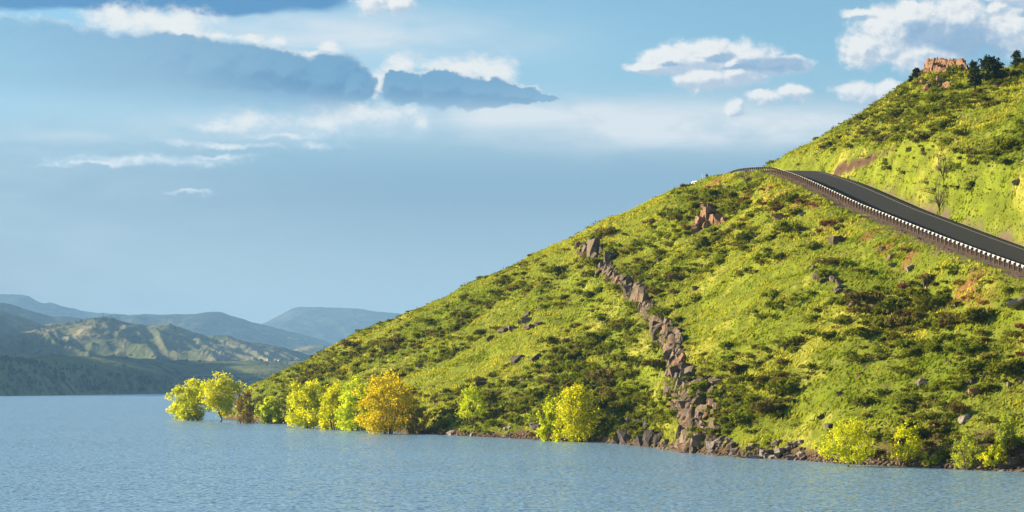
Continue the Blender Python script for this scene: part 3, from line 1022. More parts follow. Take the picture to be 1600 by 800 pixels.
outcrop('rock_outcrop', 'dark rounded rocks at the waterline left of the long rib', [(978, 690, 16, 22), (990, 672, 16, 18), (1004, 690, 15, 26), (1018, 692, 14, 26), (1030, 690, 12, 18), (1000, 664, 14, 13),
        (1012, 668, 12, 14), (966, 692, 10, 12), (986, 655, 12, 9), (1042, 694, 9, 10), (972, 676, 10, 10)], 'd', (1000, 690))
outcrop('rock_outcrop', 'small orange cliff on the knoll below the road crest', [(1092, 352, 12, 16), (1100, 346, 12, 20), (1108, 342, 11, 22), (1116, 348, 12, 16), (1124, 350, 12, 14), (1100, 334, 10, 18), (1110, 330, 10, 14),
        (1088, 360, 11, 12), (1132, 347, 9, 10), (1118, 338, 10, 14), (1104, 354, 10, 12), (1098, 326, 8, 12)], 'o', (1105, 348))
outcrop('rock_outcrop', 'broken band of small rocks crossing the grass below the road', [(rr.gauss(0, 7) + 1275 + 125 * q, rr.gauss(0, 6) + 428 + 78 * q, rr.uniform(5, 11), rr.uniform(6, 11)) for q in [i / 33 for i in range(34)]], 'g', (1330, 465))
outcrop('rock_outcrop', 'scattered grey rocks on the far slope above the shore', [(786, 518, 12, 8), (802, 516, 14, 9), (828, 514, 15, 9), (824, 494, 12, 9), (826, 502, 14, 8), (767, 530, 9, 7), (812, 506, 8, 6), (842, 508, 9, 7)], 'g', (815, 510))
outcrop('rock_outcrop', 'loose rocks under the summit crag', [(rr.uniform(1432, 1475), rr.uniform(126, 142), rr.uniform(5, 9), rr.uniform(5, 10)) for _ in range(12)] + [(1481, 137, 9, 10), (1560, 133, 8, 7), (1567, 128, 9, 8), (1556, 140, 6, 6)], 'o', (1455, 135))

# summit crags: a fissured rock face with fallen blocks along its foot
def crag(label, x0, x1, ytop, n, Ybase, blocks, seed):
    c = (x0 + x1) / 2
    base = Vector(((c - 800) / F * Ybase, Ybase, 0)); base.z = near_z(base.x, base.y)
    e = empty('summit_crag', base)
    tag(e, label, 'rock outcrop')
    u = np.linspace(0, 1, n); px = x0 + (x1 - x0) * u
    Yb = np.interp(px, K_[:, 0], K_[:, 1]) - 5.0 + 1.2 * fbm(u * 5 + seed, u * 0, 2)
    X = (px - 800) / F * Yb
    z0 = near_h(X, Yb)
    ends = sstep(0, 0.10, u) * sstep(0, 0.16, 1 - u)
    top = row2z(ytop, Yb) - (0.55 + 0.9 * np.abs(fbm(u * 9 + seed, u * 0 + 4, 3))) * (1.0 + 1.6 * (1 - ends))
    top = np.maximum(top - 0.9 * (1 - ends) * (top - z0), z0 + 0.25)
    rows = [(-0.15, 0.9), (0.06, 0.75), (0.2, 0.55), (0.36, 0.45), (0.52, 0.25), (0.66, 0.2), (0.8, 0.05), (0.92, -0.15), (1.0, -0.5), (0.97, -1.6), (0.8, -3.0), (0.2, -4.0), (-0.2, -4.4)]
    V = []
    for j, (h, o_) in enumerate(rows):
        col = ridged(u * (x1 - x0) / 11.0 + seed, u * 0 + 0.25 * j, 3) - 0.5           # upright fissures
        jz = 0.22 * fbm(u * 40 + 5 * j, u * 0 + j + seed, 2) * (0.2 < h)
        Y = Yb - o_ - col * 1.9 * (o_ > -1) + 0.35 * fbm(u * 26 + 9 * j, u * 0 + j, 3)
        V.append(np.stack([X + 0.25 * fbm(u * 30 + j, u * 0 + 7, 2), Y, z0 + (top - z0) * h + jz], 1))
    k = len(rows)
    V = np.stack(V, 1).reshape(-1, 3) - np.array(base)
    i = np.arange(n - 1)[:, None] * k + np.arange(k - 1)[None, :]
    Fc = np.stack([i, i + k, i + k + 1, i + 1], 2).reshape(-1, 4)
    Fc = np.concatenate([Fc[:, [0, 1, 2]], Fc[:, [0, 2, 3]]])
    link(bpy.data.objects.new('rock_face', mesh_np('rock_face', V, Fc, M_ROCKO)), e)
    for q in range(blocks):
        f = rr.random(); Y = float(np.interp(x0 + (x1 - x0) * f, K_[:, 0], K_[:, 1])) - 5.0 - rr.uniform(0.8, 3.2); x_ = (x0 + (x1 - x0) * f - 800) / F * Y
        a = rr.uniform(0.3, 0.85)
        put_rock('rock', 'o', (x_, Y, near_z(x_, Y)), (a, a * 1.2, a * rr.uniform(0.7, 1.5)), e, 0.25, rr)
    return e


crag('reddish brown fissured crag crowning the summit', 1443, 1518, 85, 130, 430, 22, 2.0)
crag('reddish crag cut off by the right edge of the picture', 1581, 1640, 101, 90, 404, 10, 9.0)

# single boulders in the grass
BOULDERS = [
    (1218, 342, 17, 13, 'o', 'sunlit tan boulder in the grass just right of the knoll cliff'),
    (1309, 380, 24, 17, 'g', 'largest brown boulder in the grass below the guardrail'),
    (1255, 335, 9, 5, 'p', 'small pale slab in the grass right of the tan boulder'),
    (1308, 359, 9, 6, 'd', 'small dark stone just above the largest boulder below the guardrail'),
    (1379, 390, 11, 7, 'g', 'brown stone in the grass, highest of the chain below the gravel shoulder'),
    (1392, 403, 15, 8, 'o', 'reddish flat boulder second in the chain below the gravel shoulder'),
    (1397, 415, 10, 6, 'p', 'pale stone third in the chain below the gravel shoulder'),
    (1423, 419, 14, 8, 'p', 'pale grey slab lying beside the reddish dry grass below the guardrail'),
    (1409, 442, 6, 7, 'g', 'small upright stone below the pale grey slab'),
    (1448, 446, 13, 13, 'd', 'dark upright boulder with a shrub behind it below the red dry grass'),
    (1418, 460, 13, 8, 'd', 'dark low boulder left of the upright one below the red dry grass'),
    (1497, 477, 11, 9, 'd', 'dark stone on the slope left of the big grey slab'),
    (1085, 453, 9, 8, 'g', 'lone grey boulder on open grass right of the long rib'),
    (1031, 408, 10, 8, 'd', 'dark boulder on the grass above the long rib'),
    (1136, 294, 10, 5, 'p', 'pale flat stone in the grass close to the road crest'),
    (1211, 322, 13, 6, 'd', 'dark low stone in the grass above the tan boulder'),
    (1590, 285, 15, 8, 'p', 'pale slab on the upper slope beside the right edge'),
    (1495, 220, 7, 5, 'p', 'small pale stone on the upper slope right of the leafless tree'),
    (1386, 217, 11, 6, 'd', 'dark stone on the upper slope above the brown scar'),
    (1343, 589, 10, 9, 'o', 'small tan stone in the middle of the lower slope'),
    (1440, 600, 18, 12, 'g', 'pair-sized grey boulder among shrubs on the lower slope'),
    (1518, 598, 12, 9, 'd', 'dark boulder just above the square tan one on the lower slope'),
    (1521, 615, 16, 13, 'o', 'square tan boulder on the lower slope near the right edge'),
    (1312, 617, 10, 8, 'd', 'small dark boulder on the lower grass above the shore tree'),
    (1284, 653, 13, 8, 'd', 'flat dark boulder in the grass left of the yellow-green shore tree'),
    (1296, 669, 11, 11, 'd', 'round dark boulder touching the crown of the yellow-green shore tree'),
    (1506, 655, 20, 8, 'p', 'long pale slab above the eroded red bank'),
    (1462, 669, 9, 12, 'o', 'tilted tan slab standing in the eroded red bank'),
    (1545, 574, 13, 9, 'p', 'pale rounded stone on the slope near the right edge'),
    (1577, 603, 9, 9, 'p', 'small pale stone right of the square tan boulder'),
    (1596, 596, 9, 10, 'o', 'tan stone cut by the right edge on the lower slope'),
    (1421, 633, 6, 6, 'p', 'tiny pale stone on the lower slope among shrubs'),
    (1357, 679, 8, 7, 'd', 'dark stone at the lip of the eroded red bank'),
    (1585, 726, 22, 17, 'd', 'big dark boulder at the waterline by the right edge'),
    (1566, 730, 13, 10, 'd', 'dark boulder at the waterline left of the biggest one by the right edge'),
    (754, 602, 18, 11, 'd', 'rounded grey boulder above the lone small shore tree'),
    (810, 564, 20, 12, 'd', 'biggest dark boulder on the pale slope left of the rib'),
    (838, 561, 17, 9, 'd', 'dark boulder right beside the biggest one on the pale slope'),
    (707, 677, 14, 6, 'p', 'pale pinkish boulder at the water edge left of the lone small tree'),
    (817, 594, 8, 6, 'g', 'small brown stone below the biggest dark boulder'),
    (945, 596, 17, 12, 'p', 'tilted pale slab among shrubs above the bright double tree'),
    (922, 606, 15, 10, 'g', 'grey slab just left of the tilted pale slab above the double tree'),
    (1596, 474, 40, 9, 'p', 'big smooth grey slab cut by the right edge below the guardrail'),
]
for i, (px, py, w, h, k, lab) in enumerate(BOULDERS):
    p = ground_at(px, py); mpx = p.y / F
    o = put_rock('boulder', k, p, (w * 0.5 * mpx, w * 0.6 * mpx, h * 0.52 * mpx), None, 0.25, rr)
    o.rotation_euler = (rr.uniform(-0.12, 0.12), rr.uniform(-0.55, -0.3) if h < 0.62 * w else rr.uniform(-0.25, 0.1), rr.uniform(-0.5, 0.5))
    tag(o, lab, 'boulder')

# stones along the waterline
def shore_point(px, up):
    sy = float(np.interp(px, S_[:, 0], S_[:, 1]))
    y = sy + up
    x = (px - 800) / F * y
    return Vector((x, y, near_z(x, y)))


for k in range(64):
    px = rr.uniform(1112, 1262) if k < 46 else rr.choice([rr.uniform(1330, 1400), rr.uniform(1400, 1600), rr.uniform(690, 960)])
    p = shore_point(px, rr.uniform(-1.2, 5.5)); mpx = p.y / F
    a = rr.uniform(4, 9) * mpx
    o = put_rock('shore_rock', 'p' if rr.random() < 0.6 else 'g', p, (a, a * rr.uniform(0.7, 1.1), a * rr.uniform(0.45, 0.8)), None, 0.2, rr)
    if px < 1000:
        tag(o, 'small stone at the water edge left of the long rib', 'rock', 'stones at the water edge left of the rib')
    elif px < 1300:
        tag(o, 'pale stone in the rocky margin of the lake right of the long rib', 'rock', 'pale stones lining the lake right of the rib')
    else:
        tag(o, 'stone at the foot of the eroded red bank', 'rock', 'stones at the foot of the red bank')


def small_stones():
    r = np.random.default_rng(5)
    ico = bmesh.new(); bmesh.ops.create_icosphere(ico, subdivisions=1, radius=1.0)
    bv = np.array([v.co[:] for v in ico.verts]); bf = np.array([[v.index for v in f.verts] for f in ico.faces]); ico.free()
    n = 1500
    px = r.uniform(640, 1620, n); up = np.abs(r.normal(0, 1.6, n)) - 0.8
    sy = np.interp(px, S_[:, 0], S_[:, 1]); y = sy + up; x = (px - 800) / F * y; z = near_h(x, y)
    # loose stones on the gravel shoulder and in the grass
    j = r.integers(60, len(RAIL_LINE) - 40, 900); d = -r.uniform(0.6, 5.5, 900)
    x2 = RAIL_LINE[j, 0] + RAIL_N[j, 0] * d; y2 = RAIL_LINE[j, 1] + RAIL_N[j, 1] * d + r.uniform(-1, 1, 900)
    x = np.concatenate([x, x2]); y = np.concatenate([y, y2]); z = np.concatenate([z, near_h(x2, y2)])
    s = np.concatenate([r.uniform(0.12, 0.34, n), r.uniform(0.06, 0.16, 900)]); n = len(x)
    jit = bv[None] * (1 + 0.35 * r.normal(size=(n, len(bv), 1)).clip(-1, 1)) * s[:, None, None] * np.stack([r.uniform(0.8, 1.4, n), r.uniform(0.8, 1.4, n), r.uniform(0.5, 0.9, n)], 1)[:, None, :]
    V = (jit + np.stack([x, y, z], 1)[:, None, :]).reshape(-1, 3)
    Fc = (bf[None] + (np.arange(n) * len(bv))[:, None, None]).reshape(-1, 3)
    o = link(bpy.data.objects.new('shore_stones', mesh_np('shore_stones', V, Fc, M_ROCK)))
    tag(o, 'small stones strewn along the waterline and the road shoulder', 'stones', kind='stuff')


small_stones()

# ------------------------------------------------------------------ guardrail
M_WOOD = mat_plain('weathered_post_wood', (0.135, 0.082, 0.050), 0.35, 4.0, 0.9, 0.1, bump=0.01)
M_STEEL = mat_plain('galvanised_steel', (0.62, 0.62, 0.60), 0.12, 2.0, 0.42, 0.5, metal=0.25)
M_REFL = mat_plain('post_cap_white', (0.70, 0.69, 0.66), 0.1, 2.0, 0.6)


def box_mesh(name, sx, sy, sz, mat, bevel=0.01, z0=0.0, top=1.0):
    bm = bmesh.new(); bmesh.ops.create_cube(bm, size=1.0)
    for v in bm.verts:
        k = top if v.co.z > 0 else 1.0
        v.co = Vector((v.co.x * sx * k, v.co.y * sy * k, (v.co.z + 0.5) * sz + z0))
    if bevel: bmesh.ops.bevel(bm, geom=bm.edges[:], offset=bevel, segments=1, affect='EDGES')
    me = bpy.data.meshes.new(name); bm.to_mesh(me); bm.free(); me.materials.append(mat)
    return me


i0 = int(np.argmin(np.abs(RAIL_LINE[:, 1] - 507))); i1 = int(np.argmin(np.abs(RAIL_LINE[:, 1] - 252)))
lo, hi = min(i0, i1), max(i0, i1)
railE = empty('guardrail', tuple(RAIL_LINE[lo]))
tag(railE, 'steel guardrail on wooden posts along the outer edge of the road', 'guardrail')
org = Vector(RAIL_LINE[lo])
post_me = box_mesh('post', 0.16, 0.20, 1.30, M_WOOD, 0.015, -0.55)
block_me = box_mesh('block', 0.19, 0.17, 0.36, M_WOOD, 0.01, 0.42)


def w_beam(pa, pb, na, nb):
    """one W-profile rail panel between two posts' positions"""
    prof = [(0.0, 0.0), (0.0, 0.025), (0.075, 0.075), (0.075, 0.115), (0.01, 0.155), (0.075, 0.195), (0.075, 0.235), (0.0, 0.285), (0.0, 0.31)]
    V = []
    for p, n in ((pa, na), (pb, nb)):
        for th in (0.0, 0.006):
            for o_, h in prof:
                V.append((p[0] + n[0] * (0.2 + o_ + th) - org[0], p[1] + n[1] * (0.2 + o_ + th) - org[1], p[2] + 0.47 + h - org[2]))
    k = len(prof); Fc = []
    for j in range(k - 1):
        Fc.append((j, j + 1, 2 * k + j + 1, 2 * k + j))
        Fc.append((k + j + 1, k + j, 3 * k + j, 3 * k + j + 1))
    Fc.append((0, 2 * k, 3 * k, k)); Fc.append((k - 1, 2 * k - 1, 4 * k - 1, 3 * k - 1))
    return mesh_np('rail_panel', np.array(V), np.array(Fc), M_STEEL)


for i in range(lo, hi + 1):
    p = Vector(RAIL_LINE[i]); n = RAIL_N[i]
    o = link(bpy.data.objects.new('post', post_me), railE)
    o.location = p - org; o.rotation_euler.z = math.atan2(n[1], n[0]) + rr.uniform(-0.04, 0.04)
    o.rotation_euler.x = rr.uniform(-0.03, 0.03)
    b_ = link(bpy.data.objects.new('spacer_block', block_me), railE)
    b_.location = p - org + Vector((n[0], n[1], 0)) * 0.16; b_.rotation_euler.z = o.rotation_euler.z
    if (i - lo) % 2 == 0 and i + 2 <= hi + 1:
        j = min(i + 2, len(RAIL_LINE) - 1)
        link(bpy.data.objects.new('rail_panel', w_beam(RAIL_LINE[i], RAIL_LINE[j], RAIL_N[i], RAIL_N[j])), railE)

# ------------------------------------------------------------------ leaves
def leaf_tris(C, s, r, up=0.35, aspect=1.7):
    """one triangle per leaf at centres C with sizes s"""
    n = len(C)
    d = r.normal(size=(n, 3)); d[:, 2] += up; d /= np.linalg.norm(d, axis=1)[:, None]
    e = r.normal(size=(n, 3)); e -= (e * d).sum(1)[:, None] * d; e /= np.linalg.norm(e, axis=1)[:, None]
    s = np.asarray(s)[:, None]
    a = C + d * s * aspect * 0.55; b = C - d * s * aspect * 0.4 + e * s * 0.5; c = C - d * s * aspect * 0.4 - e * s * 0.5
    V = np.stack([a, b, c], 1).reshape(-1, 3)
    return V, np.arange(n * 3).reshape(-1, 3)


def bush_arrays(r, n, flat=0.8, leaf=0.17):
    """unit bush: leaves on the skin of several lumps standing on the ground"""
    k = r.integers(5, 9)
    cen = np.stack([r.normal(0, 0.42, k), r.normal(0, 0.42, k), r.uniform(0.25, 0.62, k) * flat], 1)
    rad = r.uniform(0.32, 0.55, k)
    j = r.integers(0, k, n)
    d = r.normal(size=(n, 3)); d[:, 2] = np.abs(d[:, 2]) * 0.9 - 0.25; d /= np.linalg.norm(d, axis=1)[:, None]
    C = cen[j] + d * rad[j][:, None] * np.array([1, 1, flat]) * r.uniform(0.7, 1.12, n)[:, None]
    C[:, 2] = np.maximum(C[:, 2], 0.02)
    V, Fc = leaf_tris(C, r.uniform(0.7, 1.4, n) * leaf, r, 0.5)
    at = np.repeat(np.clip(r.normal(0.5, 0.22, n), 0, 1), 3)
    return V, Fc, at


M_BUSH = [mat_foliage('shrub_dark_green', (0.085, 0.108, 0.013, 1), (0.195, 0.215, 0.028, 1), 0.42),
          mat_foliage('shrub_olive_brown', (0.110, 0.095, 0.026, 1), (0.210, 0.182, 0.050, 1), 0.38),
          mat_foliage('shrub_fresh_green', (0.110, 0.145, 0.012, 1), (0.215, 0.250, 0.026, 1), 0.40),
          mat_foliage('dry_red_brush', (0.17, 0.075, 0.030, 1), (0.28, 0.14, 0.055, 1), 0.25)]

WEIGHT = [(1420, 300, 80, 45, 0.25), (1405, 262, 55, 20, 0.5), (1530, 330, 60, 40, 0.35), (470, 590, 120, 55, 0.35), (620, 540, 110, 40, 0.2), (960, 640, 90, 55, 0.95), (880, 610, 60, 60, 0.6), (990, 500, 30, 70, 0.5), (880, 440, 90, 40, 0.25),
          (1350, 480, 110, 45, 0.3), (1450, 600, 150, 60, 0.28), (1230, 610, 90, 50, 0.3), (1170, 630, 60, 55, 0.7), (1415, 175, 70, 50, 0.8),
          (1560, 220, 60, 60, 0.5), (1130, 318, 45, 16, 0.9), (1190, 380, 80, 28, 0.45), (800, 640, 140, 30, 0.6), (1480, 680, 130, 22, 0.5), (930, 390, 40, 22, 0.5),
          (760, 560, 80, 40, -0.35), (1150, 500, 70, 70, -0.4), (1370, 400, 110, 32, -0.4), (1490, 180, 50, 40, -0.25), (1250, 450, 60, 30, -0.2), (1010, 370, 60, 25, -0.2), (1330, 260, 60, 20, -0.25)]


def scatter_shrubs():
    r = np.random.default_rng(11)
    n = 60000
    px = r.uniform(370, 1640, n)
    sy = np.interp(px, S_[:, 0], S_[:, 1]); ky = np.interp(px, K_[:, 0], K_[:, 1])
    y = sy + 0.8 + (ky + 3 - sy) * r.random(n)
    x = (px - 800) / F * y
    z = near_h(x, y)
    qx, qy = proj(x, y, z)
    a, l = slope_uv(x, y)
    dens = 0.44 * fbm(a / 4.2, l / 24, 3) + 0.28 * fbm(a / 22 + 5, l / 50, 2) + 0.07
    for cx, cy, rx, ry, w in WEIGHT:
        dens = dens + w * 0.55 * np.exp(-((qx - cx) / rx) ** 2 - ((qy - cy) / ry) ** 2)
    dens = dens * np.where(qx < 900, 0.8, 1.0)
    rd, _ = road_coord(x, y)
    dens = np.where((rd > -4.2) & (rd < ROAD_W + 2.5), -1, dens)
    dens = np.where(np.hypot((x - SCAR.x) / 3.4, (z - SCAR.z) / 1.4) < 1, -1, dens)
    dens = np.where(z < 0.35, -1, dens)
    area = (ky - sy) * y                     # even out the sampling of long and far columns
    keep = r.random(n) < np.clip(dens, 0, 1) * 0.95 * area / area.max()
    x, y, z, qx, qy, dens, rd = (v[keep] for v in (x, y, z, qx, qy, dens, rd))
    m = len(x)
    size = np.exp(r.normal(-0.48, 0.42, m)) * (1 + 0.45 * np.exp(-((qx - 960) / 90) ** 2 - ((qy - 640) / 55) ** 2))
    size = np.clip(size, 0.25, 2.0)
    size = np.where(qy < 300, size * 0.85, size)
    crest = np.interp(qx, K_[:, 0], HOR - F * (K_[:, 2] - EYE) / K_[:, 1])
    size = np.where((qy - crest < 14) & (qx < 1430), size * 0.5, size)
    kind = np.where(r.random(m) < 0.30, 1, 0)
    kind = np.where((r.random(m) < 0.22) | ((fbm(x / 9, y / 20, 2) > 0.35) & (qx > 900)), 2, kind)
    kind = np.where((qx < 640) & (r.random(m) < 0.35), 1, kind)
    # reddish brush below the road shoulder
    kind = np.where((rd > -8.5) & (rd < -4) & (fbm(x / 5 + 7, y / 9, 3) > 0.12), 3, kind)
    return x, y, z, qx, qy, size, kind


bx, by, bz, bqx, bqy, bsz, bkd = scatter_shrubs()
order = np.argsort(-bsz / by)
BUSHP = []
for k in range(4):
    BUSHP.append([])
    for v in range(6):
        V, Fc, at = bush_arrays(np.random.default_rng(100 + 10 * k + v), 460, 0.95 if k != 3 else 0.5, 0.15)
        BUSHP[k].append(mesh_np('shrub', V, Fc, M_BUSH[k], False, {'leaf': at}))


def zone(qx, qy, x, y):
    d, sd_ = seg_dist(np.array([x]), np.array([y]), rib_line)
    rd, _ = road_coord(np.array([x]), np.array([y]))
    if rd[0] > ROAD_W and qx > 1195: return 'on the upper slope above the road'
    if qx < 640: return 'on the far end of the slope behind the yellow shore trees'
    if d[0] < 3.0: return 'growing against the long rock rib'
    if sd_[0] > 0 or qx < 900: return 'on the slope between the yellow trees and the long rib'
    if qy < 400: return 'on the slope just below the road crest'
    if qx > 1350: return 'on the lower slope towards the right edge'
    return 'on the slope right of the long rib'


KW = ['dark green shrub', 'olive brown shrub', 'fresh green shrub', 'rust red brush']
LAND = [(345, 640, 'the forked tree in the lake'), (422, 645, 'the small bright green tree'), (481, 630, 'the large yellow-green tree beside the golden clump'), (604, 630, 'the golden orange tree'),
        (738, 640, 'the lone small tree on the bank'), (861, 655, 'the narrow lime tree of the double clump'), (902, 640, 'the broad tree of the double clump'), (1325, 690, 'the yellow-green tree with short trunk'),
        (1417, 690, 'the thin yellow tree'), (1511, 705, 'the olive-green sapling'), (1572, 680, 'the tall pale shore tree'), (1468, 305, 'the spreading leafless tree'), (1475, 260, 'the upper leafless tree'),
        (1165, 280, 'the small leafless tree at the crest'), (1523, 120, 'the pine leaning on the summit crag'), (1547, 112, 'the tallest skyline pine'), (1480, 112, 'the summit crag'), (1342, 243, 'the brown scar above the road'),
        (1105, 345, 'the small orange cliff'), (1000, 680, 'the dark rocks at the waterline'), (1330, 465, 'the broken band of small rocks'), (815, 510, 'the scattered grey rocks on the far slope'),
        (930, 405, 'the top of the long rib'), (1000, 470, 'the upper part of the long rib'), (1050, 560, 'the middle of the long rib'), (1080, 650, 'the lower part of the long rib'),
        (1218, 342, 'the sunlit tan boulder'), (1309, 380, 'the largest boulder below the guardrail'), (1423, 419, 'the pale grey slab'), (1448, 446, 'the dark upright boulder'), (1085, 453, 'the lone grey boulder on open grass'),
        (1031, 408, 'the dark boulder above the rib'), (1343, 589, 'the small tan stone mid-slope'), (1440, 600, 'the grey boulder among shrubs'), (1521, 615, 'the square tan boulder'), (1284, 653, 'the flat dark boulder'),
        (1506, 655, 'the long pale slab'), (1545, 574, 'the pale rounded stone'), (754, 602, 'the rounded grey boulder'), (810, 564, 'the biggest dark boulder on the pale slope'), (945, 596, 'the tilted pale slab'),
        (1592, 470, 'the big grey slab at the right edge'), (1590, 285, 'the pale slab on the upper slope'), (1386, 217, 'the dark stone above the scar'), (1160, 700, 'the pale stones lining the lake'), (1091, 285, 'the parked car')]
ORD = ['nearest', 'second', 'third', 'fourth', 'fifth', 'sixth', 'seventh', 'eighth', 'ninth', 'tenth', 'eleventh', 'twelfth', 'thirteenth', 'fourteenth', 'fifteenth']
N_IND = 300
inds = []
for i in order[:N_IND]:
    k = int(bkd[i])
    o = bpy.data.objects.new('shrub', rr.choice(BUSHP[k]))
    o.location = (bx[i], by[i], bz[i] - 0.06)
    s = bsz[i]
    o.scale = (s * rr.uniform(0.9, 1.25), s * rr.uniform(0.9, 1.5), s * rr.uniform(0.85, 1.25))
    o.rotation_euler.z = rr.uniform(0, 6.28)
    link(o)
    dl = [math.hypot(bqx[i] - a_, bqy[i] - b_) for a_, b_, _ in LAND]
    j = int(np.argmin(dl)); vx, vy = bqx[i] - LAND[j][0], bqy[i] - LAND[j][1]
    side = ('right of' if vx > 0 else 'left of') if abs(vx) > abs(vy) else ('below' if vy > 0 else 'above')
    tag(o, None, 'shrub', KW[k] + 's ' + zone(bqx[i], bqy[i], bx[i], by[i]))
    inds.append((KW[k], side, LAND[j][2], dl[j], o))
inds.sort(key=lambda t: t[3])
seen = {}
for kw, side, land, _, o in inds:
    c = seen.get((kw, side, land), 0); seen[(kw, side, land)] = c + 1
    o['label'] = '%s %s %s %s' % (ORD[min(c, 14)], kw, side, land)


def shrub_mass():
    r = np.random.default_rng(12)
    lib = [[bush_arrays(np.random.default_rng(300 + 10 * k + v), 110, 0.95 if k != 3 else 0.5, 0.26) for v in range(5)] for k in range(4)]
    for k in range(4):
        VV = []; AA = []
        sel = [i for i in order[N_IND:] if bkd[i] == k]
        for i in sel:
            V, Fc, at = lib[k][r.integers(0, 5)]
            t = r.uniform(0, 6.28); c, s_ = math.cos(t), math.sin(t); s = bsz[i]
            sc = np.array([s * r.uniform(0.9, 1.3), s * r.uniform(0.9, 1.5), s * r.uniform(0.85, 1.25)])
            v = V * sc
            v = np.stack([v[:, 0] * c - v[:, 1] * s_ + bx[i], v[:, 0] * s_ + v[:, 1] * c + by[i], v[:, 2] + bz[i] - 0.05], 1)
            VV.append(v); AA.append(np.clip(at * 0.7 + r.uniform(-0.25, 0.45), 0, 1))
        if not VV: continue
        V = np.concatenate(VV); A = np.concatenate(AA)
        o = link(bpy.data.objects.new('undergrowth', mesh_np('undergrowth', V, np.arange(len(V)).reshape(-1, 3), M_BUSH[k], False, {'leaf': A})))
        tag(o, ['dark green low brush scattered over the hillside', 'olive brown low brush scattered over the hillside', 'fresh green low brush scattered over the hillside', 'rust red dry brush below the road shoulder'][k], 'undergrowth', kind='stuff')


shrub_mass()

def low_scrub():
    """ankle-high scrub that grades the brush into the grass"""
    r = np.random.default_rng(17)
    n = 60000
    px = r.uniform(370, 1640, n)
    sy = np.interp(px, S_[:, 0], S_[:, 1]); ky = np.interp(px, K_[:, 0], K_[:, 1])
    y = sy + 0.8 + (ky + 3 - sy) * r.random(n); x = (px - 800) / F * y
    z = near_h(x, y); qx, qy = proj(x, y, z); a, l = slope_uv(x, y)
    dens = 0.5 * fbm(a / 4.2, l / 24, 3) + 0.35 * fbm(a / 22 + 5, l / 50, 2) + 0.22
    for cx, cy, rx, ry, w in WEIGHT:
        dens = dens + w * 0.45 * np.exp(-((qx - cx) / (rx * 1.3)) ** 2 - ((qy - cy) / (ry * 1.3)) ** 2)
    rd, _ = road_coord(x, y)
    area = (ky - sy) * y
    keep = (r.random(n) < np.clip(dens, 0, 1) * area / area.max()) & (z > 0.3) & ((rd < -3.2) | (rd > ROAD_W + 2))
    x, y, z = x[keep], y[keep], z[keep]; m = len(x)
    s = np.exp(r.normal(-1.25, 0.35, m)).clip(0.12, 0.6)
    k = 16
    C = np.stack([x, y, z], 1)[:, None, :] + r.normal(size=(m, k, 3)) * (s[:, None, None] * np.array([0.75, 0.95, 0.28])) + np.array([0, 0, 1]) * (s * 0.35)[:, None, None]
    A = np.clip(r.normal(0.4, 0.25, m)[:, None] + r.normal(0, 0.15, (m, k)), 0, 1).ravel()
    V, Fc = leaf_tris(C.reshape(-1, 3), np.repeat(s * 0.55, k) * r.uniform(0.6, 1.2, m * k), r, 0.4)
    pick = np.repeat(r.random(m) < 0.5, k)
    for sel, mt, lab in ((pick, M_BUSH[2], 'fresh green ankle-high scrub among the grass'), (~pick, M_BUSH[1], 'olive ankle-high scrub among the grass')):
        tri = np.repeat(sel, 3)
        v = V[tri]
        o = link(bpy.data.objects.new('undergrowth', mesh_np('undergrowth', v, np.arange(len(v)).reshape(-1, 3), mt, False, {'leaf': np.repeat(A[sel], 3)})))
        tag(o, lab, 'undergrowth', kind='stuff')


low_scrub()

# ------------------------------------------------------------------ grass
M_GRASS = mat_foliage('grass_blades', (0.150, 0.212, 0.012, 1), (0.48, 0.455, 0.074, 1), 0.45, 0.0)


def grass():
    r = np.random.default_rng(13)
    n = 330000
    px = r.uniform(370, 1640, n)
    sy = np.interp(px, S_[:, 0], S_[:, 1]); ky = np.interp(px, K_[:, 0], K_[:, 1])
    y = sy + 1.0 + (ky + 4 - sy) * r.random(n); x = (px - 800) / F * y
    area = (ky - sy) * y
    keep = r.random(n) < np.clip(area / area.max() * 1.35, 0, 1)
    x, y = x[keep], y[keep]
    z = near_h(x, y)
    at = hill_attrs(x, y, z)
    a, l = slope_uv(x, y)
    str_ = fbm(a / 2.2, l / 9, 3)
    ok = (z > 0.4) & (at['gravel'] < 0.5) & (at['soil'] < 0.6) & (r.random(len(x)) < 0.65 + 0.6 * str_)
    rd, _ = road_coord(x, y); ok &= (rd < -2.2) | (rd > ROAD_W + 1.2)
    x, y, z, str_ = x[ok], y[ok], z[ok], str_[ok]; n = len(x)
    h = r.uniform(0.14, 0.36, n) * (1 + 0.6 * (str_ > 0.2))
    t = r.uniform(0, 3.14, n); w = r.uniform(0.12, 0.28, n)
    C = np.stack([x, y, z - 0.03], 1)
    e = np.stack([np.cos(t), np.sin(t), 0 * t], 1)
    lean = np.stack([r.normal(0.05, 0.09, n), r.normal(0, 0.09, n), h], 1)
    V = np.stack([C - e * w[:, None], C + e * w[:, None], C + lean], 1)
    V = V.reshape(-1, 3)
    A = np.clip(0.36 + 0.25 * np.clip(fbm(x / 30 + 2, y / 45, 2) * 2, -1, 1) + 0.5 * fbm(a[ok] / 13, l[ok] / 32, 2) + 0.45 * fbm(a[ok] / 3, l[ok] / 11 + 4, 2) + r.normal(0, 0.16, n), 0, 1)
    o = link(bpy.data.objects.new('grass', mesh_np('grass', V, np.arange(len(V)).reshape(-1, 3), M_GRASS, False, {'leaf': np.repeat(A, 3)})))
    tag(o, 'bright spring grass covering the hillside', 'grass', kind='stuff')


grass()
#__END_SLOPE__

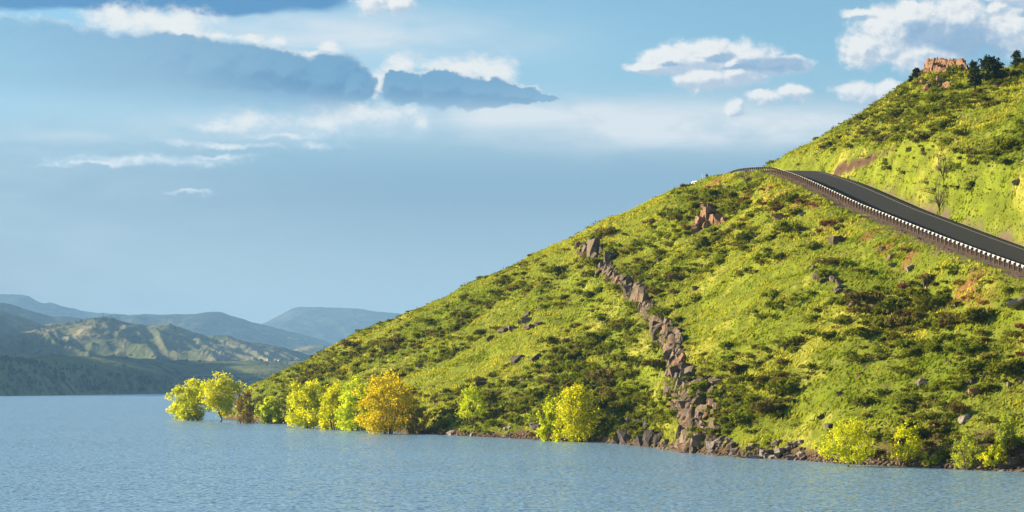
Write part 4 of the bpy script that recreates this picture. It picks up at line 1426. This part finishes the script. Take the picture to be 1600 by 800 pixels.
# ------------------------------------------------------------------ trees
def tube(V, Fc, pts, rads, sides=5):
    """append a tapering tube along pts"""
    base = len(V)
    pts = [np.array(p, float) for p in pts]
    for i, (p, r_) in enumerate(zip(pts, rads)):
        d = pts[min(i + 1, len(pts) - 1)] - pts[max(i - 1, 0)]
        d = d / (np.linalg.norm(d) + 1e-9)
        u = np.cross(d, [0.3, 0.9, 0.1]); u /= np.linalg.norm(u) + 1e-9; w = np.cross(d, u)
        for k in range(sides):
            a = 2 * math.pi * k / sides
            V.append(p + (u * math.cos(a) + w * math.sin(a)) * r_)
    for i in range(len(pts) - 1):
        for k in range(sides):
            a = base + i * sides + k; b = base + i * sides + (k + 1) % sides
            Fc.append((a, b, b + sides, a + sides))


def bent(a, b, r, sag=0.12, n=5):
    a = np.array(a); b = np.array(b); L = np.linalg.norm(b - a)
    off = r.normal(0, sag * L * 0.5, 3)
    out = []
    for t in np.linspace(0, 1, n):
        p = a + (b - a) * t + off * math.sin(math.pi * t)
        p[2] += 0.10 * L * math.sin(math.pi * t) * (1 if b[2] > a[2] else 0)
        out.append(p)
    return out


def tree(name, label, cat, loc, h, rad, leafmat, barkmat, seed, n_cl=110, per=50, leaf=0.26, low=0.06, stems=7, clr=0.145, bare=False, group=None, trunk_r=None, forked=0.0, shape=1.0, top_heavy=0.0):
    """a broadleaf tree: limbs fan out from the base to leaf clusters filling an uneven crown"""
    r = np.random.default_rng(seed)
    e = empty(name, loc)
    tag(e, label, cat, group)
    tr = trunk_r or h * 0.014
    # cluster centres inside an egg-shaped, lumpy crown
    cl = []
    lob = r.normal(size=(5, 3)); lob /= np.linalg.norm(lob, axis=1)[:, None]
    ph = r.uniform(0, 6.28, 4)
    while len(cl) < n_cl:
        zc = low + (1 - low) * r.random()
        a = r.uniform(0, 6.28)
        f = (zc - low) / (1 - low)
        prof = np.interp(f, [0, 0.12, 0.4, 0.7, 0.88, 1.0], [0.62, 0.85, 1.0, 0.86, 0.56, 0.16] if not top_heavy else [0.22, 0.42, 0.85, 1.0, 0.72, 0.2])
        lump = 0.88 + 0.20 * math.sin(3 * a + ph[0] + 5 * f) + 0.16 * math.sin(5 * a + ph[1] - 9 * f)
        q = r.random() ** 0.42 * prof * lump
        if r.random() > 0.25 + 0.75 * prof: continue
        cl.append(np.array([math.cos(a) * q * rad, math.sin(a) * q * rad, zc * h * (1 + 0.11 * math.sin(3 * a + ph[2]) * f)]))
    cl = np.array(cl)
    V = []; Fc = []
    fork = np.array([r.normal(0, 0.05) * rad, 0, forked * h])
    if forked > 0:
        tube(V, Fc, [np.array([0, 0, -1.2]), np.array([0, 0, 0.0]), fork * 0.6 + np.array([0.04 * rad, 0, 0]), fork], [tr * 1.6, tr * 1.3, tr * 1.05, tr], 7)
    ends = []
    for s in range(stems):
        a = 2 * math.pi * (s + r.uniform(-0.3, 0.3)) / stems
        k = r.uniform(0.25, 0.6)
        b0 = fork + np.array([math.cos(a), math.sin(a), 0]) * (0.02 if forked else 0.10) * rad
        if not forked: b0[2] = -1.0
        end = np.array([math.cos(a) * rad * k, math.sin(a) * rad * k, h * r.uniform(0.62, 0.88)])
        pts = bent(b0, end, r, 0.10, 6)
        tube(V, Fc, pts, np.linspace(tr * (0.75 if forked else 0.8), tr * 0.2, 6), 5)
        ends += pts[1:]
    ends = np.array(ends)
    for p in cl[:: (1 if bare else 2)]:
        dd = np.linalg.norm(ends - p, axis=1) + np.maximum(0, ends[:, 2] - p[2]) * 1.5
        q = ends[dd.argmin()]
        pts = bent(q, p, r, 0.12, 4)
        tube(V, Fc, pts, [tr * 0.26, tr * 0.19, tr * 0.12, tr * 0.05] if not bare else [tr * 0.4, tr * 0.34, tr * 0.28, tr * 0.2], 3)
        if bare:
            for _ in range(9):
                t0 = pts[r.integers(1, 4)]
                t1 = t0 + (p - q) * r.uniform(0.25, 0.6) + r.normal(0, 0.10 * rad, 3) + np.array([0, 0, 0.05 * h])
                tube(V, Fc, [t0, (t0 + t1) / 2 + r.normal(0, 0.02 * rad, 3), t1], [tr * 0.13, tr * 0.10, tr * 0.06], 3)
    link(bpy.data.objects.new('trunk', mesh_np('trunk', V, Fc, barkmat, True)), e)
    if per > 0:
        C = np.repeat(cl, per, 0) + r.normal(size=(n_cl * per, 3)) * np.array([rad, rad, h * 0.5]) * clr * np.array([0.55, 0.55, 0.62])
        C[:, 2] = np.maximum(C[:, 2], 0.02 + 0.1 * r.random(len(C)))
        V2, F2 = leaf_tris(C, leaf * r.uniform(0.7, 1.35, len(C)), r, 0.55, 1.5)
        A = np.repeat(np.clip(np.repeat(r.normal(0.5, 0.25, n_cl), per) + r.normal(0, 0.16, len(C)), 0, 1), 3)
        link(bpy.data.objects.new('crown', mesh_np('crown', V2, F2, leafmat, False, {'leaf': A})), e)
    return e


M_BARK = mat_plain('grey_brown_bark', (0.085, 0.062, 0.045), 0.3, 3.0, 0.95, 0.05)
M_TWIG = mat_plain('pale_twig_bark', (0.15, 0.105, 0.075), 0.3, 3.0, 0.95, 0.05)
M_YEL = mat_foliage('leaves_yellow_green', (0.42, 0.47, 0.018, 1), (0.65, 0.655, 0.036, 1), 0.55, 0.05)
M_LIME = mat_foliage('leaves_lime_green', (0.36, 0.47, 0.022, 1), (0.60, 0.66, 0.050, 1), 0.55, 0.05)
M_GOLD = mat_foliage('leaves_golden', (0.46, 0.37, 0.018, 1), (0.66, 0.57, 0.035, 1), 0.52, 0.05)
M_OLIV = mat_foliage('leaves_olive_gold', (0.34, 0.29, 0.025, 1), (0.52, 0.44, 0.045, 1), 0.5, 0.05)
M_PALE = mat_foliage('leaves_pale_green', (0.28, 0.36, 0.045, 1), (0.46, 0.52, 0.10, 1), 0.5, 0.05)
M_BUD = mat_foliage('leaves_brown_buds', (0.16, 0.11, 0.04, 1), (0.26, 0.20, 0.06, 1), 0.4, 0.05)
M_PINE = mat_foliage('pine_needles', (0.022, 0.036, 0.016, 1), (0.050, 0.068, 0.024, 1), 0.15, 0.1)


def water_at(py, px):
    Y = shore_y(py)
    return Vector(((px - 800) / F * Y, Y, 0.0))


# (column, base row, top row, width, material, clusters, leaves per cluster, options, label); base in the water unless land=True
TREES = [
    (300, 657, 600, 62, M_YEL, 120, 60, dict(stems=8), 'rounded yellow-green tree standing in the lake, leftmost of all the trees'),
    (345, 659.5, 589, 60, M_YEL, 120, 48, dict(stems=6, forked=0.10, low=0.16, top_heavy=1), 'tall yellow-green tree with dark forked trunk standing in the lake'),
    (384, 661.5, 611, 38, M_BUD, 70, 22, dict(stems=9), 'brownish half-leafless tree between the forked tree and a small green one'),
    (422, 662, 625, 38, M_LIME, 70, 50, dict(stems=7), 'small bright green bushy tree right of the brownish leafless one'),
    (481, 669, 594, 66, M_YEL, 130, 60, dict(stems=8), 'large yellow-green tree, leftmost of the clump beside the golden tree'),
    (524, 671.5, 606, 52, M_YEL, 100, 55, dict(stems=7), 'yellow-green tree in the middle of the clump left of the golden tree'),
    (555, 673, 597, 54, M_LIME, 110, 60, dict(stems=7), 'light lime-green tree touching the golden tree on its left side'),
    (604, 678, 589, 80, M_GOLD, 190, 55, dict(stems=9), 'large golden orange tree at the water edge'),
    (648, 678, 631, 34, M_OLIV, 70, 42, dict(stems=7), 'small olive-gold tree close against the right side of the golden tree'),
    (861, 689, 628, 36, M_LIME, 80, 55, dict(stems=7, low=0.02), 'narrow bright lime tree, left half of the double clump at the water edge'),
    (902, 690.5, 606, 64, M_YEL, 150, 52, dict(stems=9, low=0.02), 'broad yellow-green tree, right half of the double clump at the water edge'),
    (1325, 729, 661, 74, M_YEL, 95, 46, dict(stems=6, forked=0.18, low=0.14), 'yellow-green tree with short dark trunk rising from the lake before the grassy bank'),
    (1417, 727, 663, 46, M_YEL, 70, 34, dict(stems=7, low=0.12), 'thin yellow tree in front of the eroded red bank'),
    (1455, 729, 709, 21, M_YEL, 30, 30, dict(stems=5), 'tiny yellow-green bush at the water edge right of the thin yellow tree'),
    (1511, 731, 681, 44, M_PALE, 70, 34, dict(stems=9), 'bushy olive-green sapling at the water edge before the red bank'),
    (1553, 730, 694, 36, M_YEL, 50, 30, dict(stems=7), 'low yellow-green bush between the sapling and the tall pale tree'),
]
for i, (px, py, top, wd, mt, ncl, per, kw, lab) in enumerate(TREES):
    p = water_at(py, px)
    if p.y > np.interp(px, S_[:, 0], S_[:, 1]) - 0.3: p = ground_at(px, py)      # on the bank, not in the water
    h = (py - top) / F * p.y; rad = wd / 2 * 1.3 / F * p.y
    tree('shore_tree', lab, 'tree', p, h, rad, mt, M_TWIG if mt in (M_BUD, M_PALE) else M_BARK, 500 + i, ncl, per, leaf=max(0.125, 0.32 * p.y / 520), **kw)
p = ground_at(738, 668)
tree('shore_tree', 'lone small green tree with dark trunk on the bank left of the double clump', 'tree', p, 58 / F * p.y, 26 / F * p.y, M_LIME, M_BARK, 540, 75, 34, leaf=0.21, forked=0.36, low=0.30, stems=6)
p = ground_at(1572, 708)
tree('shore_tree', 'tall slender pale green tree on the bank by the right edge', 'tree', p, 64 / F * p.y, 19 / F * p.y, M_PALE, M_TWIG, 541, 80, 40, leaf=0.13, low=0.1, stems=7)
for i, (px, py, top, wd, lab) in enumerate([(1475, 284, 236, 28, 'upper leafless tree standing on the grass above the road'), (1468, 331, 284, 46, 'spreading leafless tree just above the road ditch'),
                                            (1165, 289, 264, 24, 'small leafless tree in front of the guardrail at the crest')]):
    p = ground_at(px, py)
    tree('bare_tree', lab, 'tree', p, (py - top) / F * p.y, wd * 0.7 / F * p.y, None, M_BARK, 560 + i, 46, 0, bare=True, forked=0.16, low=0.3, stems=6, trunk_r=0.09 if i < 2 else 0.06)


def pine(name, label, loc, h, rad, seed, tiers=9, per=120, sparse=0.0, group=None):
    """an irregular mountain pine: bare lower trunk, needle tufts at the ends of level limbs"""
    r = np.random.default_rng(seed)
    e = empty(name, loc); tag(e, label, 'tree', group)
    V = []; Fc = []
    top = np.array([r.normal(0, 0.05 * rad), 0, h])
    tube(V, Fc, [np.array([0, 0, -0.5]), np.array([0.02 * h, 0, h * 0.4]), top], [h * 0.035, h * 0.026, h * 0.006], 6)
    C = []
    for k in range(tiers):
        f = 0.22 + 0.78 * (k + r.uniform(0, 0.6)) / tiers
        z = f * h
        L0 = rad * (1.05 - 0.55 * f) * r.uniform(0.7, 1.15)
        for b in range(r.integers(3, 6)):
            if r.random() < sparse: continue
            a = r.uniform(0, 6.28); L = L0 * r.uniform(0.5, 1.1)
            st = np.array([0.02 * h * f, 0, z]); en = st + np.array([math.cos(a) * L, math.sin(a) * L, L * r.uniform(0.0, 0.35)])
            tube(V, Fc, bent(st, en, r, 0.08, 4), [h * 0.011, h * 0.008, h * 0.005, h * 0.002], 3)
            m_ = per // 4
            t = r.uniform(0.45, 1.05, m_)[:, None]
            C.append(st + (en - st) * t + r.normal(size=(m_, 3)) * rad * np.array([0.15, 0.15, 0.10]))
    C = np.concatenate(C)
    link(bpy.data.objects.new('trunk', mesh_np('trunk', V, Fc, M_BARK, True)), e)
    V2, F2 = leaf_tris(C, rad * 0.16 * r.uniform(0.7, 1.3, len(C)), r, 0.5, 1.6)
    A = np.repeat(np.clip(r.normal(0.5, 0.28, len(C)), 0, 1), 3)
    link(bpy.data.objects.new('crown', mesh_np('crown', V2, F2, M_PINE, False, {'leaf': A})), e)
    return e


for i, (px, py, top, wd, sp, lab) in enumerate([(1523, 142, 98, 30, 0.1, 'dark pine leaning on the right end of the summit crag'), (1547, 133, 91, 40, 0.0, 'tallest dark pine on the skyline right of the summit crag'),
                                                (1561, 128, 100, 24, 0.1, 'low dark pine growing against the tallest one on the skyline'),
                                                (1589, 108, 80, 22, 0.35, 'sparse pine on top of the crag at the right edge'), (1432, 125, 107, 17, 0.1, 'small dark juniper at the left foot of the summit crag'),
                                                (1423, 130, 119, 11, 0.1, 'tiniest dark juniper on the skyline left of the summit crag')]):
    p = ground_at(px, py, 350, 480)
    pine('pine_tree', lab, p, (py - top) / F * p.y, wd / 2 / F * p.y, 600 + i, 9, 150, sp)

# shrubs that stand out on the skyline
for (px, py, w, k, lab) in [(1067, 294, 13, 1, 'round olive shrub on the skyline left of the parked car'), (1078, 291, 9, 0, 'low dark shrub on the skyline touching the parked car'),
                            (1203, 263, 8, 2, 'small bush on the skyline where the guardrail meets the upper slope')]:
    p = ground_at(px, py); s = w / 2 / F * p.y
    o = link(bpy.data.objects.new('shrub', BUSHP[k][1])); o.location = p; o.scale = (s, s, s * 1.1)
    tag(o, lab, 'shrub')

# ------------------------------------------------------------------ far trees and houses
def conifer_proto(seed, mat, n=170):
    r = np.random.default_rng(seed)
    t = r.random(n) ** 0.8
    a = r.uniform(0, 6.28, n); rad = (1.04 - t) * 0.34 * r.uniform(0.45, 1.1, n)
    C = np.stack([np.cos(a) * rad, np.sin(a) * rad, 0.12 + t * 0.86], 1)
    V, Fc = leaf_tris(C, 0.11 * r.uniform(0.7, 1.3, n) * (1.1 - 0.5 * t), r, 0.1)
    return V, Fc, np.repeat(np.clip(r.normal(0.5, 0.25, n), 0, 1), 3)


def broad_proto(seed, mat, n=170):
    r = np.random.default_rng(seed)
    d = r.normal(size=(n, 3)); d /= np.linalg.norm(d, axis=1)[:, None]
    C = d * np.array([0.42, 0.42, 0.38]) * r.uniform(0.6, 1.08, n)[:, None] + np.array([0, 0, 0.58])
    V, Fc = leaf_tris(C, 0.13 * r.uniform(0.7, 1.3, n), r, 0.3)
    return V, Fc, np.repeat(np.clip(r.normal(0.5, 0.25, n), 0, 1), 3)


M_FARPINE = mat_foliage('far_conifer_needles', (0.018, 0.030, 0.014, 1), (0.038, 0.055, 0.022, 1), 0.1, 0.15)
M_FARBROAD = mat_foliage('far_broadleaf', (0.06, 0.085, 0.02, 1), (0.11, 0.14, 0.03, 1), 0.3, 0.15)
CON = [conifer_proto(700 + i, M_FARPINE) for i in range(4)] + [broad_proto(720 + i, M_FARPINE) for i in range(3)]
CONM = [mesh_np('crown', v, f, M_FARPINE, False, {'leaf': a}) for v, f, a in CON]
BROADM = mesh_np('crown', *broad_proto(740, M_FARBROAD)[:2], M_FARBROAD, False, {'leaf': broad_proto(740, M_FARBROAD)[2]})
_tv = []; _tf = []; tube(_tv, _tf, [np.array([0, 0, -0.05]), np.array([0, 0, 0.45])], [0.03, 0.015], 5)
TRUNKM = mesh_np('trunk', _tv, _tf, M_BARK)


def far_at(px, py):
    return hit(far_h, px, py, 2300, 5600, 1500)


r_ = np.random.default_rng(31)
fars = []
for px, py, hh in [(3, 566, 11), (10, 566, 12), (18, 567, 9), (26, 567, 10), (33, 568, 11), (40, 569, 9), (48, 570, 10), (55, 571, 9), (63, 574, 9), (70, 576, 10), (78, 577, 8), (86, 579, 8),
                   (94, 580, 7), (117, 578, 10), (120, 580, 8), (128, 577, 9), (143, 579, 8), (149, 578, 10), (66, 570, 7), (82, 556, 5), (148, 559, 3), (193, 562, 4), (198, 562, 4), (290, 565, 4), (292, 566, 5), (312, 567, 5)]:
    fars.append((px, py, hh, 'tree on the crest of the dark shore hill' if hh > 5 else 'small tree on the meadow edge above the far shore'))
for _ in range(150):
    px = r_.uniform(0, 330); lo_ = np.interp(px, [0, 60, 150, 250, 330], [568, 574, 586, 592, 596])
    fars.append((px, r_.uniform(lo_, np.interp(px, [0, 330], [616, 612])), r_.uniform(5.5, 10.5), 'dark tree in the wood on the far shore slope'))
for j, (px, py, hh, lab) in enumerate(fars):
    p = far_at(px, py)
    if p.z < 0.5: p.z = 0.5
    h = hh / F * p.y
    light = r_.random() < 0.10 and 'wood' in lab and p.z < 14
    e = empty('far_tree', p, r_.uniform(0, 6.28))
    e.scale = (h * r_.uniform(0.8, 1.2),) * 2 + (h,)
    link(bpy.data.objects.new('crown', BROADM if light else CONM[int(r_.integers(0, 7))]), e)
    link(bpy.data.objects.new('trunk', TRUNKM), e)
    if light: lab = 'light green broadleaf tree at the foot of the far shore slope'
    tag(e, lab, 'tree', {'t': 'trees on the crest of the dark shore hill', 's': 'small trees on the meadow above the far shore', 'd': 'dark trees in the far shore wood', 'l': 'light green trees on the far shore'}[lab[0]])


def far_wood():
    """the rest of the woods on the far shore and on the hills behind, too small to tell apart"""
    r = np.random.default_rng(33)
    P = []
    n = 5200
    px = r.uniform(-300, 600, n); py0 = np.interp(px, [0, 60, 150, 250, 330, 600], [568, 574, 585, 590, 593, 600])
    sy = np.interp(px, [q[0] for q in far_S], [q[1] for q in far_S]); y = sy + r.random(n) ** 1.2 * 1500 + 6
    x = (px - 800) / F * y; z = far_h(x, y); qx, qy = proj(x, y, z)
    ok = (z > 0.5) & (fbm(x / 110, y / 150, 3) > -0.12 + 0.45 * sstep(0, 260, y - sy)) & ~((np.abs(qx - 115) < 62) & (qy < 582) & (y > sy + 350))
    for X, Y, Z, s in zip(x[ok], y[ok], z[ok], r.uniform(3.5, 8.5, int(ok.sum()))): P.append((X, Y, Z, s))
    lib = [conifer_proto(750 + i, None, 36) for i in range(4)] + [broad_proto(760 + i, None, 36) for i in range(2)]
    VV = []; AA = []
    for X, Y, Z, s in P:
        V, Fc, A = lib[r.integers(0, 6)]
        t = r.uniform(0, 6.28); c, q = math.cos(t), math.sin(t)
        v = V * s * 1.1
        VV.append(np.stack([v[:, 0] * c - v[:, 1] * q + X, v[:, 0] * q + v[:, 1] * c + Y, v[:, 2] * 0.95 + Z], 1)); AA.append(np.clip(A + r.normal(0, 0.2), 0, 1))
    V = np.concatenate(VV)
    o = link(bpy.data.objects.new('far_woods', mesh_np('far_woods', V, np.arange(len(V)).reshape(-1, 3), M_FARPINE, False, {'leaf': np.concatenate(AA)})))
    tag(o, 'dark mass of distant trees on the far shore', 'woods', kind='stuff')


far_wood()


def wood_on_hill(obj, n, size, seed, cond, label):
    """specks of trees standing on one of the hills behind, placed on its own surface"""
    r = np.random.default_rng(seed)
    me = obj.data
    co = np.empty(len(me.vertices) * 3, np.float32); me.vertices.foreach_get('co', co); co = co.reshape(-1, 3)
    px, py = proj(co[:, 0], co[:, 1], co[:, 2])
    ok = np.nonzero(cond(px, py, co))[0]
    pick = r.choice(ok, min(n, len(ok)), replace=False)
    lib = [conifer_proto(770 + i, None, 26) for i in range(3)]
    VV = []; AA = []
    for i in pick:
        V, Fc, A = lib[r.integers(0, 3)]
        s = size * r.uniform(0.6, 1.3)
        VV.append(V * np.array([s * 1.4, s * 1.4, s]) + co[i] + np.array([r.uniform(-6, 6), 0, -0.5])); AA.append(A)
    V = np.concatenate(VV)
    o = link(bpy.data.objects.new('far_woods', mesh_np('far_woods', V, np.arange(len(V)).reshape(-1, 3), M_FARPINE, False, {'leaf': np.concatenate(AA)})))
    tag(o, label, 'woods', kind='stuff')


hills = [o for o in bpy.data.objects if o.name.startswith('hill') and o.name != 'hillside']
wood_on_hill(bpy.data.objects['hill'], 420, 9.0, 41, lambda px, py, co: (px > 20) & (px < 215) & (py < 545) & (fbm(co[:, 0] / 120, co[:, 1] / 160, 3) > 0.02), 'dark trees dotted over the sunlit hill behind the far shore')

M_WALLF = mat_plain('pale_house_wall', (0.55, 0.50, 0.43), 0.1, 0.5)
M_ROOFF = mat_plain('brown_house_roof', (0.14, 0.10, 0.08), 0.2, 0.5)
M_GLASSF = mat_plain('dark_house_window', (0.03, 0.035, 0.04), 0.1, 0.5, 0.2, 0.5)


def house(label, px, py, w, d, h, rz):
    p = far_at(px, py)
    e = empty('house', p, rz); tag(e, label, 'house', )
    link(bpy.data.objects.new('wall', box_mesh('wall', w, d, h, M_WALLF, 0)), e)
    bm = bmesh.new()
    o_ = 0.4; hh = w * 0.28
    v = [bm.verts.new(c) for c in [(-w / 2 - o_, -d / 2 - o_, h + 0.01), (w / 2 + o_, -d / 2 - o_, h + 0.01), (w / 2 + o_, d / 2 + o_, h + 0.01), (-w / 2 - o_, d / 2 + o_, h + 0.01), (0, -d / 2 - o_, h + hh), (0, d / 2 + o_, h + hh)]]
    for f in ((0, 1, 4), (2, 3, 5), (1, 2, 5, 4), (3, 0, 4, 5), (0, 3, 2, 1)): bm.faces.new([v[i] for i in f])
    me = bpy.data.meshes.new('roof'); bm.to_mesh(me); bm.free(); me.materials.append(M_ROOFF)
    link(bpy.data.objects.new('roof', me), e)
    wm = box_mesh('window', 1.3, 0.12, 1.4, M_GLASSF, 0)
    for k in (-0.28, 0.28):
        o = link(bpy.data.objects.new('window', wm), e); o.location = (w * k, -d / 2 - 0.03, h * 0.35)
    o = link(bpy.data.objects.new('door', box_mesh('door', 1.1, 0.12, 2.2, M_ROOFF, 0)), e); o.location = (0, -d / 2 - 0.03, 0)


house('pale house with brown roof above the far shore, brightest of the three', 420.5, 564, 8, 7, 4.0, 0.3)
house('low house with brown roof, leftmost of the three above the far shore', 408, 564.5, 9, 7, 2.8, -0.2)
house('house with wide brown roof, rightmost of the three above the far shore', 438, 564.5, 10, 8, 3.2, 0.5)

# ------------------------------------------------------------------ car, person and pole at the crest
M_CARW = mat_plain('white_car_paint', (0.72, 0.72, 0.72), 0.03, 1.0, 0.3, 0.5)
M_CARG = mat_plain('car_glass', (0.02, 0.025, 0.03), 0.1, 1.0, 0.08, 0.5)
M_TYRE = mat_plain('tyre_rubber', (0.02, 0.02, 0.02), 0.1, 4.0, 0.9)
M_RIM = mat_plain('wheel_rim', (0.45, 0.45, 0.46), 0.1, 4.0, 0.35, 0.5, metal=0.8)
M_LAMP = mat_plain('red_lamp_glass', (0.35, 0.02, 0.02), 0.1, 4.0, 0.3, 0.5)


def car(px, Y, rz):
    x = (px - 800) / F * Y
    e = empty('parked_car', (x, Y, near_z(x, Y)), rz)
    tag(e, 'white car at the road crest with only its roof showing over the grass', 'car')
    side = [(-2.2, 0.35), (-2.25, 0.75), (-2.1, 1.0), (-1.5, 1.08), (-1.0, 1.62), (-0.8, 1.7), (1.2, 1.72), (1.75, 1.65), (2.15, 1.15), (2.25, 0.95), (2.25, 0.4)]
    bm = bmesh.new()
    rows = []
    for sx in (-0.9, -0.80, 0.80, 0.9):
        inset = 1.0 if abs(sx) > 0.85 else 0.0
        rows.append([bm.verts.new((sx * (1 - 0.14 * max(0, (z - 1.05)) / 0.65), y, z if not inset else min(z, 1.62))) for y, z in side])
    n = len(side)
    for a in range(3):
        for i in range(n):
            j = (i + 1) % n
            bm.faces.new((rows[a][i], rows[a][j], rows[a + 1][j], rows[a + 1][i]))
    bm.faces.new(rows[0][::-1]); bm.faces.new(rows[3])
    bmesh.ops.recalc_face_normals(bm, faces=bm.faces[:])
    bmesh.ops.bevel(bm, geom=bm.edges[:], offset=0.03, segments=1, affect='EDGES')
    me = bpy.data.meshes.new('body'); bm.to_mesh(me); bm.free(); me.materials.append(M_CARW)
    link(bpy.data.objects.new('body', me), e)
    wb = box_mesh('window', 1.35, 0.06, 0.42, M_CARG, 0.02)
    for y, z, t in ((-1.27, 1.14, -0.72), (1.98, 1.14, 0.62)):
        o = link(bpy.data.objects.new('window', wb), e); o.location = (0, y, z); o.rotation_euler.x = t
    ws = box_mesh('side_window', 0.06, 1.1, 0.40, M_CARG, 0.02)
    for s in (-1, 1):
        for y in (-0.35, 0.9):
            o = link(bpy.data.objects.new('side_window', ws), e); o.location = (s * 0.85, y, 1.14); o.rotation_euler.y = -s * 0.2
        o = link(bpy.data.objects.new('tail_light', box_mesh('tail_light', 0.22, 0.06, 0.2, M_LAMP, 0.01)), e); o.location = (s * 0.68, -2.24, 0.75)
        for y in (-1.4, 1.4):
            bm = bmesh.new(); bmesh.ops.create_cone(bm, cap_ends=True, segments=18, radius1=0.34, radius2=0.34, depth=0.22)
            bmesh.ops.rotate(bm, verts=bm.verts[:], matrix=Matrix.Rotation(R(90), 3, 'Y'))
            me = bpy.data.meshes.new('wheel'); bm.to_mesh(me); bm.free(); me.materials.append(M_TYRE)
            w = link(bpy.data.objects.new('wheel', me), e); w.location = (s * 0.82, y, 0.34)
            bm = bmesh.new(); bmesh.ops.create_cone(bm, cap_ends=True, segments=14, radius1=0.2, radius2=0.16, depth=0.05)
            bmesh.ops.rotate(bm, verts=bm.verts[:], matrix=Matrix.Rotation(R(90 * s), 3, 'Y'))
            me = bpy.data.meshes.new('rim'); bm.to_mesh(me); bm.free(); me.materials.append(M_RIM)
            o = link(bpy.data.objects.new('rim', me), w); o.location = (s * 0.13, 0, 0)


def rise_to(px, height, row, y0=474.0, y1=530.0):
    """how far back from the crest a thing of this height must stand for its top to reach the given row"""
    best = None
    for Y in np.arange(y0, y1, 0.5):
        x = (px - 800) / F * Y
        r_ = HOR - F * (near_z(x, Y) + height - EYE) / Y
        if best is None or abs(r_ - row) < best[0]: best = (abs(r_ - row), Y)
    return float(best[1])


car(1091, rise_to(1091, 1.70, 282.5, 482), R(18))


def person(px, Y, rz):
    """one skinned figure: standing, arms hanging, seen from behind the crest"""
    x = (px - 800) / F * Y
    z = near_z(x, Y)
    J = {'pel': (0, 0, 0.95, 0.15), 'bel': (0, 0, 1.12, 0.14), 'che': (0, 0.01, 1.33, 0.17), 'nk': (0, 0, 1.50, 0.06), 'hd': (0, 0.02, 1.60, 0.095), 'cr': (0, 0.02, 1.72, 0.085)}
    E = [('pel', 'bel'), ('bel', 'che'), ('che', 'nk'), ('nk', 'hd'), ('hd', 'cr')]
    for s, t in ((-1, 'l'), (1, 'r')):
        J.update({'sh' + t: (s * 0.19, 0, 1.42, 0.075), 'el' + t: (s * 0.27, -0.02, 1.14, 0.05), 'wr' + t: (s * 0.27, 0.08, 0.90, 0.035), 'ha' + t: (s * 0.265, 0.11, 0.80, 0.032),
                  'hi' + t: (s * 0.10, 0, 0.88, 0.10), 'kn' + t: (s * 0.12, 0.02, 0.50, 0.065), 'an' + t: (s * 0.13, -0.01, 0.09, 0.045), 'to' + t: (s * 0.15, 0.15, 0.04, 0.04)})
        E += [('che', 'sh' + t), ('sh' + t, 'el' + t), ('el' + t, 'wr' + t), ('wr' + t, 'ha' + t), ('pel', 'hi' + t), ('hi' + t, 'kn' + t), ('kn' + t, 'an' + t), ('an' + t, 'to' + t)]
    names = list(J)
    me = bpy.data.meshes.new('person')
    me.from_pydata([J[k][:3] for k in names], [(names.index(a), names.index(b)) for a, b in E], [])
    o = link(bpy.data.objects.new('person', me))
    md = o.modifiers.new('skin', 'SKIN')
    for i, k in enumerate(names):
        me.skin_vertices[0].data[i].radius = (J[k][3], J[k][3])
    me.skin_vertices[0].data[0].use_root = True
    sb = o.modifiers.new('smooth', 'SUBSURF'); sb.levels = 1; sb.render_levels = 1
    m, N, b = material('dark_clothes_and_skin', 0.85, 0.1)
    zz = N.sep(N.n('ShaderNodeTexCoord').outputs['Object'])[2]
    c = N.mix(N.m('GREATER_THAN', zz, 0.93), (0.03, 0.035, 0.05, 1), (0.025, 0.025, 0.028, 1))
    c = N.mix(N.m('GREATER_THAN', zz, 1.49), c, (0.30, 0.17, 0.11, 1))
    c = N.mix(N.m('GREATER_THAN', zz, 1.66), c, (0.03, 0.02, 0.015, 1))
    N.put(b.inputs['Base Color'], c)
    me.materials.append(m)
    o.location = (x, Y, z); o.rotation_euler.z = rz
    tag(o, 'person in dark clothes standing at the road crest beside the white car', 'person')


person(1104.5, rise_to(1104.5, 1.76, 270.5, 474, 490), R(200))


def pole(px, Y, top):
    x = (px - 800) / F * Y; z = near_z(x, Y)
    e = empty('marker_pole', (x, Y, z)); tag(e, 'thin grey pole rising behind the white car at the crest', 'pole')
    h = row2z(top, Y) - z
    V = []; Fc = []; tube(V, Fc, [np.array([0, 0, -0.2]), np.array([0, 0, h])], [0.05, 0.035], 8)
    link(bpy.data.objects.new('shaft', mesh_np('shaft', V, Fc, M_STEEL, True)), e)
    link(bpy.data.objects.new('base', box_mesh('base', 0.3, 0.3, 0.25, M_STEEL, 0.02, -0.1)), e)
    V = []; Fc = []; tube(V, Fc, [np.array([0, 0, h - 0.02]), np.array([0, 0, h + 0.08])], [0.06, 0.03], 8)
    link(bpy.data.objects.new('cap', mesh_np('cap', V, Fc, M_STEEL, True)), e)


pole(1097.5, 494, 272.5)
